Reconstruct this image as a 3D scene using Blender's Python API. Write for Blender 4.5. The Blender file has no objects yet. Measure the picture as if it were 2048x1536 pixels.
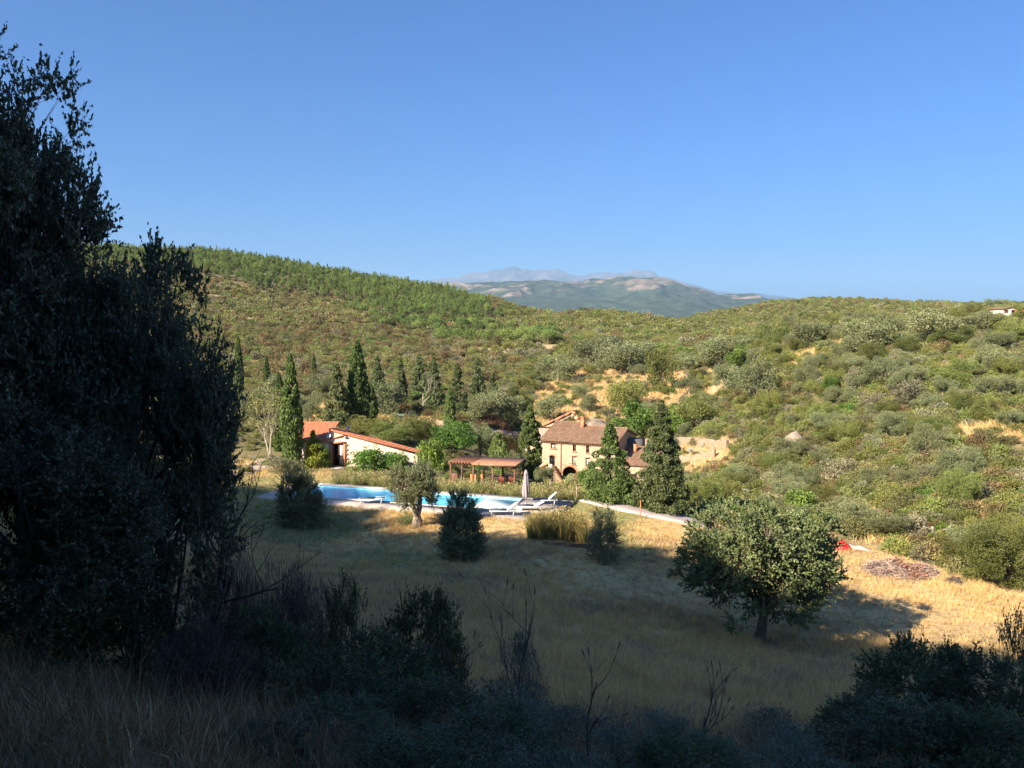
import bpy, math, random
import numpy as np
from mathutils import Vector

scene = bpy.context.scene
COL = scene.collection
PI = math.pi

# ------------------------------------------------------------------ camera, sky, sun, exposure
CZ = 16.0
F = 1670.0                       # focal length in photograph pixels (2048 wide)
PITCH = math.atan(128.0 / F)
cam_d = bpy.data.cameras.new('camera')
cam_d.sensor_width = 36.0
cam_d.lens = 36.0 * F / 2048.0
cam_d.clip_start = 0.1
cam_d.clip_end = 90000.0
cam = bpy.data.objects.new('camera', cam_d)
COL.objects.link(cam)
cam.location = (0, 0, CZ)
cam.rotation_euler = (PI / 2 - PITCH, 0, 0)
scene.camera = cam

SUN_AZ = math.radians(50.0)      # the light travels forward and to the right
SUN_EL = math.radians(32.0)
T2 = np.array([math.sin(SUN_AZ), math.cos(SUN_AZ)])
world = bpy.data.worlds.new("World")
scene.world = world
world.use_nodes = True
wn = world.node_tree
wn.nodes.clear()
wo = wn.nodes.new('ShaderNodeOutputWorld')
bg = wn.nodes.new('ShaderNodeBackground')
sky = wn.nodes.new('ShaderNodeTexSky')
sky.sky_type = 'NISHITA'
sky.sun_disc = False
sky.sun_elevation = SUN_EL
sky.sun_rotation = PI + SUN_AZ
sky.altitude = 1500
sky.air_density = 1.0
sky.dust_density = 9.0
sky.ozone_density = 10.0
bg.inputs['Strength'].default_value = 0.06
tint = wn.nodes.new('ShaderNodeMix'); tint.data_type = 'RGBA'; tint.blend_type = 'MULTIPLY'
tint.inputs[0].default_value = 1.0; tint.inputs[7].default_value = (0.56, 0.82, 1.0, 1)   # cooler white balance of the sky
wn.links.new(sky.outputs['Color'], tint.inputs[6])
wn.links.new(tint.outputs[2], bg.inputs['Color'])
wn.links.new(bg.outputs['Background'], wo.inputs['Surface'])
sun_d = bpy.data.lights.new('sun', 'SUN')
sun_d.energy = 5.0
sun_d.angle = math.radians(0.53)
sun_d.color = (1.0, 0.86, 0.66)
sun = bpy.data.objects.new('sun', sun_d)
COL.objects.link(sun)
sun.rotation_euler = Vector((T2[0] * math.cos(SUN_EL), T2[1] * math.cos(SUN_EL), -math.sin(SUN_EL))).to_track_quat('-Z', 'Y').to_euler()
sun.location = (-60, -60, 90)
vs = scene.view_settings
vs.view_transform = 'Standard'
vs.look = 'None'
vs.exposure = 1.7
vs.gamma = 1.0
vs.use_curve_mapping = False

# ------------------------------------------------------------------ projection helpers (photo pixel -> place)
cp, sp = math.cos(PITCH), math.sin(PITCH)


def ray(px, py):
    X = (np.asarray(px, float) - 1024.0) / F
    Y = -(np.asarray(py, float) - 768.0) / F
    return X, cp + Y * sp, -sp + Y * cp


def at(px, py, d):
    x, y, z = ray(px, py)
    t = d / y
    return np.array([x * t, d, CZ + z * t])


def project(x, y, z):
    dz = z - CZ
    depth = y * cp - dz * sp
    up = y * sp + dz * cp
    depth = np.where(depth > 0.05, depth, 0.05)
    return 1024 + F * x / depth, 768 - F * up / depth


# ------------------------------------------------------------------ noise
def _hash(ix, iy, seed):
    h = (ix * 374761393 + iy * 668265263 + seed * 1442695041) & 0xFFFFFFFF
    h = ((h ^ (h >> 13)) * 1274126177) & 0xFFFFFFFF
    return ((h ^ (h >> 16)) & 0xFFFF) / 65535.0


def vnoise(x, y, seed=0):
    x = np.asarray(x, float); y = np.asarray(y, float)
    ix = np.floor(x).astype(np.int64); iy = np.floor(y).astype(np.int64)
    fx = x - ix; fy = y - iy
    fx = fx * fx * (3 - 2 * fx); fy = fy * fy * (3 - 2 * fy)
    a = _hash(ix, iy, seed); b = _hash(ix + 1, iy, seed)
    c = _hash(ix, iy + 1, seed); d = _hash(ix + 1, iy + 1, seed)
    return a + (b - a) * fx + (c - a) * fy + (a - b - c + d) * fx * fy


def fbm(x, y, seed=0, octs=4):
    s = 0; a = 0.5; t = 0
    for o in range(octs):
        s = s + a * vnoise(x * 2 ** o, y * 2 ** o, seed + o * 17); t += a; a *= 0.5
    return s / t


# ------------------------------------------------------------------ terrain height
CT = []                                          # control points x, y, z
for x, y, z in [(0, 0, 14.35), (0, -6, 15.6), (-6, 0, 15.4), (6, 0, 13.7), (0, 3, 13.7), (-2, 4, 13.75), (2, 5.5, 12.2), (-2.2, 6, 12.9), (0, 5, 12.75), (0.3, 6.5, 12.1), (-0.9, 4.6, 13.1), (1.2, 4, 13.0), (-6, 8, 12.9),
                (-9, 9, 13.0), (6, -8, 15.2), (-14, 4, 18), (-10, -6, 18), (14, -4, 13), (14, 6, 9.5),
                (-20, 72, 2), (-17, 66, 2), (2, 66, 2), (1, 59, 2), (5, 63, 1.9), (-10, 60, 2), (-8, 74, 2), (4, 70, 1.9), (-8, 66, 2)]:
    CT.append((x, y, z))
for P in [(100, 1500, 4.2), (350, 1420, 8), (0, 1400, 7), (700, 1480, 7), (1200, 1520, 9), (1200, 1430, 15), (1500, 1450, 18), (1750, 1500, 14), (2048, 1500, 13),
          (600, 1300, 18), (250, 1250, 18), (1000, 1300, 25), (1300, 1350, 27), (1600, 1370, 28), (1900, 1370, 28), (2200, 1370, 28), (600, 1150, 38), (250, 1130, 38),
          (1000, 1200, 38), (1515, 1282, 40), (1740, 1290, 40), (1980, 1280, 40), (2250, 1270, 42), (920, 1115, 49), (1210, 1120, 48.7), (600, 1050, 57), (835, 1053, 57),
          (1340, 1105, 52), (1650, 1098, 60), (1960, 1165, 52), (2060, 1184, 50), (1500, 1060, 62), (1110, 985, 70), (1340, 1032, 62), (975, 975, 72.5),
          (720, 936, 82), (600, 932, 82), (500, 930, 84), (850, 932, 84), (200, 930, 84),
          (850, 838, 135), (1000, 858, 130), (930, 900, 100), (1150, 977, 121), (1090, 975, 123), (1230, 977, 117), (1320, 985, 100), (1320, 1012, 72), (1215, 1000, 76), (1400, 1005, 82),
          (1440, 935, 112), (1060, 966, 100), (1100, 985, 108), (1290, 965, 115),
          # olive slope above the farmhouse
          (1150, 850, 150), (1200, 800, 165), (1300, 760, 180), (1300, 715, 205), (1400, 690, 225), (1080, 800, 175), (1080, 740, 220), (1320, 850, 145), (1420, 760, 175), (1300, 900, 132), (1440, 850, 135),
          # right hill
          (1520, 1010, 85), (1500, 900, 105), (1500, 800, 130), (1500, 730, 155), (1500, 692, 180), (1500, 672, 240),
          (1700, 1080, 62), (1700, 1000, 75), (1700, 900, 92), (1700, 800, 112), (1700, 720, 130), (1700, 672, 152), (1700, 662, 200),
          (2000, 1165, 52), (2000, 1050, 62), (2000, 930, 76), (2000, 820, 92), (2000, 720, 112), (2000, 660, 135), (2000, 632, 165), (2000, 640, 260),
          (1850, 1120, 58), (1850, 900, 85), (1850, 760, 112), (1850, 652, 155), (1850, 645, 230),
          (2350, 1150, 50), (2350, 900, 76), (2350, 700, 112), (2350, 610, 160), (2350, 640, 300),
          # left hill
          (0, 850, 150), (0, 760, 200), (0, 650, 300), (0, 560, 430), (0, 505, 520), (0, 525, 700), (-400, 850, 150), (-400, 650, 300), (-400, 500, 520), (-400, 525, 700),
          (450, 850, 115), (450, 780, 170), (450, 700, 250), (450, 630, 340), (450, 572, 420), (450, 528, 500), (450, 548, 700),
          (700, 850, 120), (700, 770, 170), (700, 700, 250), (700, 640, 340), (700, 602, 420), (700, 570, 500), (700, 594, 700),
          (880, 770, 175), (900, 705, 260), (900, 660, 350), (900, 628, 430), (900, 606, 500), (900, 628, 700),
          (1000, 800, 165), (1000, 735, 230), (1000, 680, 330), (1000, 640, 440), (1000, 602, 600), (1000, 620, 760), (940, 600, 600),
          (1080, 690, 260), (1080, 660, 360), (1075, 630, 480), (1075, 642, 600),
          (1200, 690, 260), (1200, 664, 310), (1200, 640, 360), (1200, 624, 420), (1200, 642, 540),
          (1350, 670, 320), (1350, 656, 420), (1350, 644, 520), (1350, 648, 700),
          (1560, 672, 330), (1560, 656, 430), (1560, 630, 560), (1560, 606, 700), (1560, 622, 1000), (1450, 623, 650), (1700, 640, 500), (1700, 603, 800), (1750, 611, 800), (1700, 616, 1100),
          (1900, 613, 700), (2048, 613, 700), (1900, 638, 400), (2300, 612, 700), (1900, 640, 1100), (2200, 640, 1100)]:
    CT.append(tuple(at(*P)))
for px, py, d in ((700, 655, 950), (900, 655, 950), (1080, 658, 850), (1200, 660, 800), (1350, 660, 900), (1450, 655, 1000)):
    CT.append(tuple(at(px, py, d)))
for px in (-600, 0, 400, 800, 1200, 1600, 2000, 2600):
    CT.append(tuple(at(px, 672, 1700))); CT.append(tuple(at(px, 690, 2600)))
# the hill behind the camera, the one that keeps the foreground in shade: its crest is laid out from the edge of its shadow
EDGE = [(-24, 69, 2.0, 54), (-14, 62, 2.0, 54), (-7, 54, 2.0, 54), (3, 52.5, 1.8, 54), (10, 51.5, 1.4, 52), (13.5, 45.5, 0.6, 50), (15.5, 41, 0.2, 48), (21, 36, 2.0, 46), (27, 28, 4.0, 46), (33, 18, 5.0, 46)]
TAN = math.tan(SUN_EL)
HILLTREE = 9.0
CREST = []
for x, y, z, L in EDGE:
    q = (x - L * T2[0], y - L * T2[1], z + L * TAN)
    CREST.append(q)
    CT.append((q[0], q[1], q[2] - HILLTREE))
    CT.append((q[0] - 30 * T2[0], q[1] - 30 * T2[1], q[2] - HILLTREE - 8))
for a in (180, -180, 150, -150, 120, -120, 90, -90, 70):
    for r, z in ((300, 6), (1200, 0), (2600, -40)):
        CT.append((r * math.sin(math.radians(a)), r * math.cos(math.radians(a)), z if abs(a) > 75 else z * 0.3))
CT = np.array(CT)


def warp(x, y):
    r = np.sqrt(x * x + y * y)
    return np.stack([np.arctan2(x, y), np.log(np.maximum(r, 2.0))], -1)


def _tps(r2):
    return np.where(r2 > 1e-12, 0.5 * r2 * np.log(np.maximum(r2, 1e-12)), 0.0)


_W = warp(CT[:, 0], CT[:, 1])
_n = len(CT)
_d2 = ((_W[:, None] - _W[None]) ** 2).sum(-1)
_A = np.zeros((_n + 3, _n + 3))
_A[:_n, :_n] = _tps(_d2) + np.eye(_n) * 2e-4
_A[:_n, _n] = 1; _A[:_n, _n + 1:] = _W
_A[_n, :_n] = 1; _A[_n + 1:, :_n] = _W.T
_sol = np.linalg.lstsq(_A, np.concatenate([CT[:, 2], np.zeros(3)]), rcond=None)[0]

# level pads: centre x, y, angle, half length, half depth, z, softness
POOL_U = np.array([0.951, -0.309]); POOL_V = np.array([0.309, 0.951])
POOL_C = np.array([-8.6, 65.6])
PADS = [(POOL_C[0] + 1.2, POOL_C[1], math.atan2(-0.309, 0.951), 12.2, 4.0, 1.70, 2.0),
        (-15.5, 85.0, 0.0, 7.0, 5.0, 1.5, 3.0),
        (-2.1, 73.4, -0.12, 4.6, 2.6, 1.35, 1.6),
        (10.0, 121.0, -0.436, 9.5, 4.0, -8.45, 5.0)]


def height_base(x, y):
    out = np.empty(len(x))
    for i in range(0, len(x), 20000):
        w = warp(x[i:i + 20000], y[i:i + 20000])
        d2 = ((w[:, None] - _W[None]) ** 2).sum(-1)
        out[i:i + 20000] = _tps(d2) @ _sol[:_n] + _sol[_n] + w @ _sol[_n + 1:]
    return out


def height(x, y):
    x = np.atleast_1d(np.asarray(x, float)); y = np.atleast_1d(np.asarray(y, float))
    z = height_base(x, y)
    r = np.sqrt(x * x + y * y)
    amp = np.clip((r - 75) / 200, 0, 1)
    z = z + amp * 4.0 * (fbm(x / 60, y / 60, 5, 3) - 0.5) * np.clip((1100 - r) / 500, 0, 1)
    z = z + 0.5 * (fbm(x / 9, y / 9, 9, 3) - 0.5) * np.clip(r / 60, 0.15, 1.0) + 0.12 * (fbm(x / 1.3, y / 1.3, 12, 2) - 0.5)
    for cx, cy, a, hl, hd, pz, soft in PADS:
        u = (x - cx) * math.cos(a) + (y - cy) * math.sin(a)
        v = -(x - cx) * math.sin(a) + (y - cy) * math.cos(a)
        dd = np.sqrt(np.maximum(np.abs(u) - hl, 0) ** 2 + np.maximum(np.abs(v) - hd, 0) ** 2)
        k = np.clip(1 - dd / soft, 0, 1); k = k * k * (3 - 2 * k)
        z = z * (1 - k) + pz * k
    u = (x - POOL_C[0]) * POOL_U[0] + (y - POOL_C[1]) * POOL_U[1]
    v = (x - POOL_C[0]) * POOL_V[0] + (y - POOL_C[1]) * POOL_V[1]
    pit = (np.abs(u) < 9.9) & (np.abs(v) < 2.75)
    return np.where(pit, z - 2.2, z)


def hz(x, y):
    return float(height([x], [y])[0])


_ts = np.geomspace(1.8, 1600, 900)


def hit(px, py, lo=2.0):
    """where the line of sight through a photo pixel meets the ground"""
    x, y, z = ray(px, py)
    ts = _ts[_ts > lo]
    X, Y, Z = x * ts, y * ts, CZ + z * ts
    g = height(X, Y)
    below = np.nonzero(Z < g)[0]
    if len(below) == 0:
        k = int(np.argmin(Z - g)); t = ts[k]
    else:
        k = below[0]
        if k == 0:
            t = ts[0]
        else:
            a = Z[k - 1] - g[k - 1]; b = Z[k] - g[k]
            t = ts[k - 1] + (ts[k] - ts[k - 1]) * a / (a - b)
    X, Y = float(x * t), float(y * t)
    return np.array([X, Y, hz(X, Y)])


# ------------------------------------------------------------------ mesh builder
class MB:
    def __init__(self):
        self.v = []; self.n = 0; self.loops = []; self.sizes = []; self.mi = []; self.tint = []

    def add(self, verts, faces, mat=0, tint=0.5):
        verts = np.asarray(verts, float).reshape(-1, 3)
        if isinstance(faces, np.ndarray):
            k = faces.shape[1]; m = len(faces)
            self.loops.append((faces + self.n).ravel()); self.sizes.append(np.full(m, k))
        else:
            m = len(faces)
            self.loops.append(np.array([i + self.n for f in faces for i in f], int))
            self.sizes.append(np.array([len(f) for f in faces], int))
        self.mi.append(np.full(m, mat)); self.tint.append(np.broadcast_to(np.asarray(tint, float), (m,)))
        self.v.append(verts); self.n += len(verts)
        return self

    def box(self, c, s, rz=0.0, mat=0, tint=0.5):
        x, y, z = s[0] / 2, s[1] / 2, s[2] / 2
        V = np.array([(-x, -y, -z), (x, -y, -z), (x, y, -z), (-x, y, -z), (-x, -y, z), (x, -y, z), (x, y, z), (-x, y, z)])
        ca, sa = math.cos(rz), math.sin(rz)
        V = np.stack([V[:, 0] * ca - V[:, 1] * sa + c[0], V[:, 0] * sa + V[:, 1] * ca + c[1], V[:, 2] + c[2]], -1)
        return self.add(V, [(0, 3, 2, 1), (4, 5, 6, 7), (0, 1, 5, 4), (1, 2, 6, 5), (2, 3, 7, 6), (3, 0, 4, 7)], mat, tint)

    def hexa(self, V, mat=0, tint=0.5):
        return self.add(V, [(0, 3, 2, 1), (4, 5, 6, 7), (0, 1, 5, 4), (1, 2, 6, 5), (2, 3, 7, 6), (3, 0, 4, 7)], mat, tint)

    def tube(self, pts, radii, sides=6, mat=0, tint=0.5):
        pts = np.asarray(pts, float); n = len(pts)
        radii = np.broadcast_to(np.asarray(radii, float), (n,))
        d = np.gradient(pts, axis=0); d /= np.linalg.norm(d, axis=1)[:, None] + 1e-9
        ref = np.array([0.31, 0.95, 0.1]) if abs(d[0] @ np.array([0.31, 0.95, 0.1])) < 0.9 else np.array([1.0, 0, 0])
        a = np.cross(d, ref); a /= np.linalg.norm(a, axis=1)[:, None] + 1e-9
        b = np.cross(d, a)
        th = np.arange(sides) * 2 * PI / sides
        V = pts[:, None] + radii[:, None, None] * (np.cos(th)[None, :, None] * a[:, None] + np.sin(th)[None, :, None] * b[:, None])
        i = np.arange(n - 1)[:, None] * sides; j = np.arange(sides)[None]
        q = np.stack([i + j, i + (j + 1) % sides, i + sides + (j + 1) % sides, i + sides + j], -1).reshape(-1, 4)
        self.add(V, q, mat, tint)
        self.loops.append(np.arange(sides)[::-1] + self.n - n * sides); self.sizes.append(np.array([sides])); self.mi.append(np.array([mat])); self.tint.append(np.array([0.5]))
        self.loops.append(np.arange(sides) + self.n - sides); self.sizes.append(np.array([sides])); self.mi.append(np.array([mat])); self.tint.append(np.array([0.5]))
        return self

    def mesh(self, name, mats, smooth=False):
        me = bpy.data.meshes.new(name)
        V = np.concatenate(self.v); L = np.concatenate(self.loops); S = np.concatenate(self.sizes)
        me.vertices.add(len(V)); me.vertices.foreach_set('co', V.astype(np.float32).ravel())
        me.loops.add(len(L)); me.loops.foreach_set('vertex_index', L.astype(np.int32))
        me.polygons.add(len(S))
        me.polygons.foreach_set('loop_start', np.concatenate([[0], np.cumsum(S)[:-1]]).astype(np.int32))
        me.polygons.foreach_set('material_index', np.concatenate(self.mi).astype(np.int32))
        if smooth:
            me.polygons.foreach_set('use_smooth', np.ones(len(S), bool))
        at_ = me.attributes.new('tint', 'FLOAT', 'FACE')
        at_.data.foreach_set('value', np.concatenate(self.tint).astype(np.float32))
        for m in (mats if isinstance(mats, (list, tuple)) else [mats]):
            me.materials.append(m)
        me.update(calc_edges=True)
        me.validate()
        return me

    def obj(self, name, mats, parent=None, smooth=False, loc=None):
        o = bpy.data.objects.new(name, self.mesh(name, mats, smooth))
        COL.objects.link(o)
        if parent is not None:
            o.parent = parent
        if loc is not None:
            o.location = loc
        return o


def tag(o, label=None, cat=None, group=None, kind=None):
    if label: o['label'] = label
    if cat: o['category'] = cat
    if group: o['group'] = group
    if kind: o['kind'] = kind
    return o


def empty(name, loc=(0, 0, 0), rz=0.0, label=None, cat=None, group=None):
    o = bpy.data.objects.new(name, None)
    COL.objects.link(o)
    o.location = loc; o.rotation_euler = (0, 0, rz); o.empty_display_size = 0.3
    return tag(o, label, cat, group)


# ------------------------------------------------------------------ materials
def new_mat(name):
    m = bpy.data.materials.new(name); m.use_nodes = True
    nt = m.node_tree
    return m, nt, nt.nodes['Principled BSDF'], nt.nodes['Material Output']


def nd(nt, typ, **kw):
    n = nt.nodes.new(typ)
    for k, v in kw.items():
        if k in n.inputs.keys() if hasattr(n.inputs, 'keys') else False:
            n.inputs[k].default_value = v
        else:
            setattr(n, k, v)
    return n


def ramp(nt, fac, stops):
    r = nt.nodes.new('ShaderNodeValToRGB')
    els = r.color_ramp.elements
    while len(els) < len(stops): els.new(0.5)
    for e, (p, c) in zip(els, stops):
        e.position = p; e.color = (*c, 1)
    nt.links.new(fac, r.inputs[0])
    return r.outputs[0]


def noise_out(nt, scale, detail=4, coord='Object', rough=0.6, vec=None):
    n = nt.nodes.new('ShaderNodeTexNoise')
    n.inputs['Scale'].default_value = scale; n.inputs['Detail'].default_value = detail; n.inputs['Roughness'].default_value = rough
    if vec is None:
        tc = nt.nodes.new('ShaderNodeTexCoord'); vec = tc.outputs[coord]
    nt.links.new(vec, n.inputs['Vector'])
    return n.outputs['Fac']


def mixc(nt, fac, a, b, mode='MIX'):
    m = nt.nodes.new('ShaderNodeMix'); m.data_type = 'RGBA'; m.blend_type = mode
    for s, v in ((m.inputs[0], fac), (m.inputs[6], a), (m.inputs[7], b)):
        if isinstance(v, bpy.types.NodeSocket): nt.links.new(v, s)
        elif isinstance(v, (int, float)): s.default_value = v
        else: s.default_value = (*v, 1)
    return m.outputs[2]


def bump(nt, b, fac, strength=0.4, dist=0.05):
    n = nt.nodes.new('ShaderNodeBump'); n.inputs['Strength'].default_value = strength; n.inputs['Distance'].default_value = dist
    nt.links.new(fac, n.inputs['Height']); nt.links.new(n.outputs['Normal'], b.inputs['Normal'])


def plain(name, c, rough=0.7, metal=0.0, var=0.25, scale=6.0, spec=0.4):
    m, nt, b, o = new_mat(name)
    f = noise_out(nt, scale)
    dark = tuple(x * (1 - var) for x in c); lite = tuple(min(1, x * (1 + var)) for x in c)
    nt.links.new(ramp(nt, f, [(0.3, dark), (0.7, lite)]), b.inputs['Base Color'])
    b.inputs['Roughness'].default_value = rough; b.inputs['Metallic'].default_value = metal
    b.inputs['Specular IOR Level'].default_value = spec
    return m


def foliage(name, stops, rough=0.55, transl=0.25, var=0.35, spec=0.3, hue=0.04):
    """leaf colour from a per-leaf value, shifted per plant"""
    m, nt, b, o = new_mat(name)
    a = nt.nodes.new('ShaderNodeAttribute'); a.attribute_name = 'tint'
    oi = nt.nodes.new('ShaderNodeObjectInfo')
    c = ramp(nt, a.outputs['Fac'], [(i / (len(stops) - 1), s) for i, s in enumerate(stops)])
    hs = nt.nodes.new('ShaderNodeHueSaturation')
    mr = nt.nodes.new('ShaderNodeMapRange'); mr.inputs['To Min'].default_value = 1 - var; mr.inputs['To Max'].default_value = 1 + var
    nt.links.new(oi.outputs['Random'], mr.inputs['Value']); nt.links.new(mr.outputs[0], hs.inputs['Value'])
    fr = nt.nodes.new('ShaderNodeMath'); fr.operation = 'MULTIPLY'; fr.inputs[1].default_value = 7.31
    f2 = nt.nodes.new('ShaderNodeMath'); f2.operation = 'FRACT'
    nt.links.new(oi.outputs['Random'], fr.inputs[0]); nt.links.new(fr.outputs[0], f2.inputs[0])
    mh = nt.nodes.new('ShaderNodeMapRange'); mh.inputs['To Min'].default_value = 0.5 - hue; mh.inputs['To Max'].default_value = 0.5 + hue
    nt.links.new(f2.outputs[0], mh.inputs['Value']); nt.links.new(mh.outputs[0], hs.inputs['Hue'])
    nt.links.new(c, hs.inputs['Color'])
    nt.links.new(hs.outputs[0], b.inputs['Base Color'])
    b.inputs['Roughness'].default_value = rough; b.inputs['Specular IOR Level'].default_value = spec
    if transl > 0:
        t = nt.nodes.new('ShaderNodeBsdfTranslucent'); mx = nt.nodes.new('ShaderNodeMixShader'); mx.inputs[0].default_value = transl
        nt.links.new(hs.outputs[0], t.inputs['Color'])
        nt.links.new(b.outputs[0], mx.inputs[1]); nt.links.new(t.outputs[0], mx.inputs[2]); nt.links.new(mx.outputs[0], o.inputs['Surface'])
    return m


M = {}
M['bark'] = plain('bark', (0.13, 0.10, 0.075), 0.9, scale=9)
M['bark_pale'] = plain('bark_pale', (0.34, 0.30, 0.23), 0.9, scale=9)
M['bark_olive'] = plain('bark_olive', (0.26, 0.21, 0.15), 0.95, scale=7, var=0.45)
M['twig_dark'] = plain('twig_dark', (0.11, 0.085, 0.07), 0.9)
M['oak_leaf'] = foliage('oak_leaf', [(0.05, 0.075, 0.025), (0.12, 0.15, 0.055), (0.25, 0.27, 0.125)], 0.5, 0.15, 0.12, 0.35, 0.01)
M['oak_dry'] = foliage('oak_dry', [(0.20, 0.11, 0.06), (0.32, 0.19, 0.11)], 0.7, 0.2)
M['holm_leaf'] = foliage('holm_leaf', [(0.05, 0.072, 0.038), (0.10, 0.13, 0.07), (0.18, 0.215, 0.13)], 0.45, 0.22, 0.15, 0.5, 0.01)
M['olive_leaf'] = foliage('olive_leaf', [(0.09, 0.11, 0.045), (0.17, 0.19, 0.085), (0.27, 0.29, 0.145)], 0.55, 0.2, 0.22, 0.35, 0.015)
M['cypress_leaf'] = foliage('cypress_leaf', [(0.06, 0.095, 0.03), (0.11, 0.155, 0.047), (0.19, 0.24, 0.075)], 0.7, 0.2, 0.2, 0.2, 0.012)
M['conifer_leaf'] = foliage('conifer_leaf', [(0.06, 0.085, 0.035), (0.125, 0.155, 0.06), (0.22, 0.24, 0.105)], 0.7, 0.2, 0.15, 0.2, 0.01)
M['pine_leaf'] = foliage('pine_leaf', [(0.075, 0.11, 0.03), (0.14, 0.19, 0.05), (0.23, 0.29, 0.085)], 0.7, 0.15, 0.3, 0.2, 0.02)
M['green_leaf'] = foliage('green_leaf', [(0.055, 0.10, 0.018), (0.11, 0.185, 0.034), (0.20, 0.28, 0.06)], 0.5, 0.3, 0.25, 0.3, 0.02)
M['lime_leaf'] = foliage('lime_leaf', [(0.12, 0.17, 0.02), (0.24, 0.29, 0.035), (0.38, 0.40, 0.06)], 0.5, 0.3, 0.2, 0.3, 0.02)
M['maquis_green'] = foliage('maquis_green', [(0.10, 0.115, 0.032), (0.17, 0.187, 0.052), (0.255, 0.265, 0.088)], 0.65, 0.32, 0.4, 0.2, 0.025)
M['maquis_olive'] = foliage('maquis_olive', [(0.115, 0.118, 0.044), (0.19, 0.188, 0.075), (0.285, 0.272, 0.128)], 0.65, 0.32, 0.35, 0.2, 0.02)
M['maquis_brown'] = foliage('maquis_brown', [(0.10, 0.072, 0.035), (0.18, 0.135, 0.06), (0.26, 0.21, 0.105)], 0.75, 0.15, 0.35, 0.15, 0.02)
M['maquis_grey'] = foliage('maquis_grey', [(0.13, 0.125, 0.07), (0.20, 0.195, 0.115), (0.28, 0.27, 0.17)], 0.75, 0.15, 0.3, 0.15, 0.02)
M['heather_twig'] = foliage('heather_twig', [(0.085, 0.065, 0.06), (0.14, 0.11, 0.095), (0.21, 0.165, 0.145)], 0.85, 0.05, 0.2, 0.1, 0.02)
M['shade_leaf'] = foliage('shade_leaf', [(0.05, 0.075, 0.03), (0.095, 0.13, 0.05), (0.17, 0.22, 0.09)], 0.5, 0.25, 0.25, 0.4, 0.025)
M['rosemary_leaf'] = foliage('rosemary_leaf', [(0.085, 0.105, 0.075), (0.14, 0.165, 0.12), (0.22, 0.25, 0.19)], 0.6, 0.1, 0.2, 0.25, 0.01)
M['straw'] = foliage('straw', [(0.45, 0.295, 0.115), (0.62, 0.43, 0.185), (0.74, 0.55, 0.28)], 0.7, 0.3, 0.22, 0.2, 0.012)
M['straw_grey'] = foliage('straw_grey', [(0.22, 0.155, 0.09), (0.37, 0.27, 0.16), (0.50, 0.385, 0.235)], 0.7, 0.2, 0.25, 0.2, 0.012)
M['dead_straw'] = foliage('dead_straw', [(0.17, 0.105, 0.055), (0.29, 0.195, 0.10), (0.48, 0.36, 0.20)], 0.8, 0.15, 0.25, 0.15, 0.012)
M['green_grass'] = foliage('green_grass', [(0.12, 0.16, 0.045), (0.21, 0.26, 0.075), (0.32, 0.36, 0.13)], 0.6, 0.3, 0.25, 0.2, 0.02)
M['reed'] = foliage('reed', [(0.09, 0.13, 0.035), (0.18, 0.20, 0.06), (0.30, 0.25, 0.10), (0.40, 0.27, 0.12)], 0.7, 0.25, 0.1, 0.2, 0.01)
M['lavender'] = foliage('lavender', [(0.12, 0.15, 0.05), (0.24, 0.24, 0.09), (0.40, 0.32, 0.16)], 0.7, 0.25, 0.3, 0.2, 0.03)
M['agave_leaf'] = foliage('agave_leaf', [(0.20, 0.28, 0.26), (0.30, 0.38, 0.35)], 0.5, 0.05, 0.15, 0.4, 0.01)
M['flower'] = foliage('flower', [(0.08, 0.13, 0.03), (0.18, 0.25, 0.06), (0.7, 0.62, 0.45)], 0.6, 0.25, 0.1)
M['redleaf'] = foliage('redleaf', [(0.10, 0.03, 0.03), (0.20, 0.06, 0.05), (0.30, 0.12, 0.08)], 0.6, 0.2, 0.2)
M['brushwood'] = foliage('brushwood', [(0.15, 0.11, 0.085), (0.28, 0.21, 0.16), (0.40, 0.32, 0.26)], 0.8, 0.05, 0.1)
M['white_paint'] = plain('white_paint', (0.78, 0.77, 0.73), 0.45, var=0.05)
M['dark_sling'] = plain('dark_sling', (0.07, 0.08, 0.10), 0.6)
M['umbrella_cloth'] = plain('umbrella_cloth', (0.27, 0.235, 0.245), 0.85, var=0.12, scale=3)
M['metal_grey'] = plain('metal_grey', (0.4, 0.4, 0.42), 0.4, 0.7)
M['wood_brown'] = plain('wood_brown', (0.13, 0.065, 0.04), 0.8, scale=4)
M['wood_roof'] = plain('wood_roof', (0.30, 0.145, 0.085), 0.85, scale=2.5, var=0.2)
M['wood_orange'] = plain('wood_orange', (0.48, 0.20, 0.08), 0.7, scale=3)
M['chair_red'] = plain('chair_red', (0.22, 0.045, 0.03), 0.5)
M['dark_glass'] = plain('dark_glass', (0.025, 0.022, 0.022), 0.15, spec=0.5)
M['pale_pane'] = plain('pale_pane', (0.55, 0.52, 0.48), 0.25, var=0.1)
M['window_wood'] = plain('window_wood', (0.17, 0.08, 0.045), 0.7)
M['brick_frame'] = plain('brick_frame', (0.46, 0.19, 0.11), 0.85, scale=8)
M['red_tarp'] = plain('red_tarp', (0.75, 0.02, 0.02), 0.45, var=0.15, scale=3)
M['pale_sheet'] = plain('pale_sheet', (0.42, 0.33, 0.29), 0.8, var=0.1)
M['render_white'] = plain('render_white', (0.62, 0.50, 0.43), 0.9, var=0.05, scale=1.5)
M['terracotta'] = plain('terracotta', (0.50, 0.19, 0.09), 0.85)
M['deck_stone'] = plain('deck_stone', (0.36, 0.31, 0.28), 0.85, var=0.18, scale=2.2)
M['coping'] = plain('coping', (0.55, 0.50, 0.43), 0.8, var=0.1, scale=3)
M['pool_liner'] = plain('pool_liner', (0.28, 0.66, 0.86), 0.7, var=0.08, scale=0.6)
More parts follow.
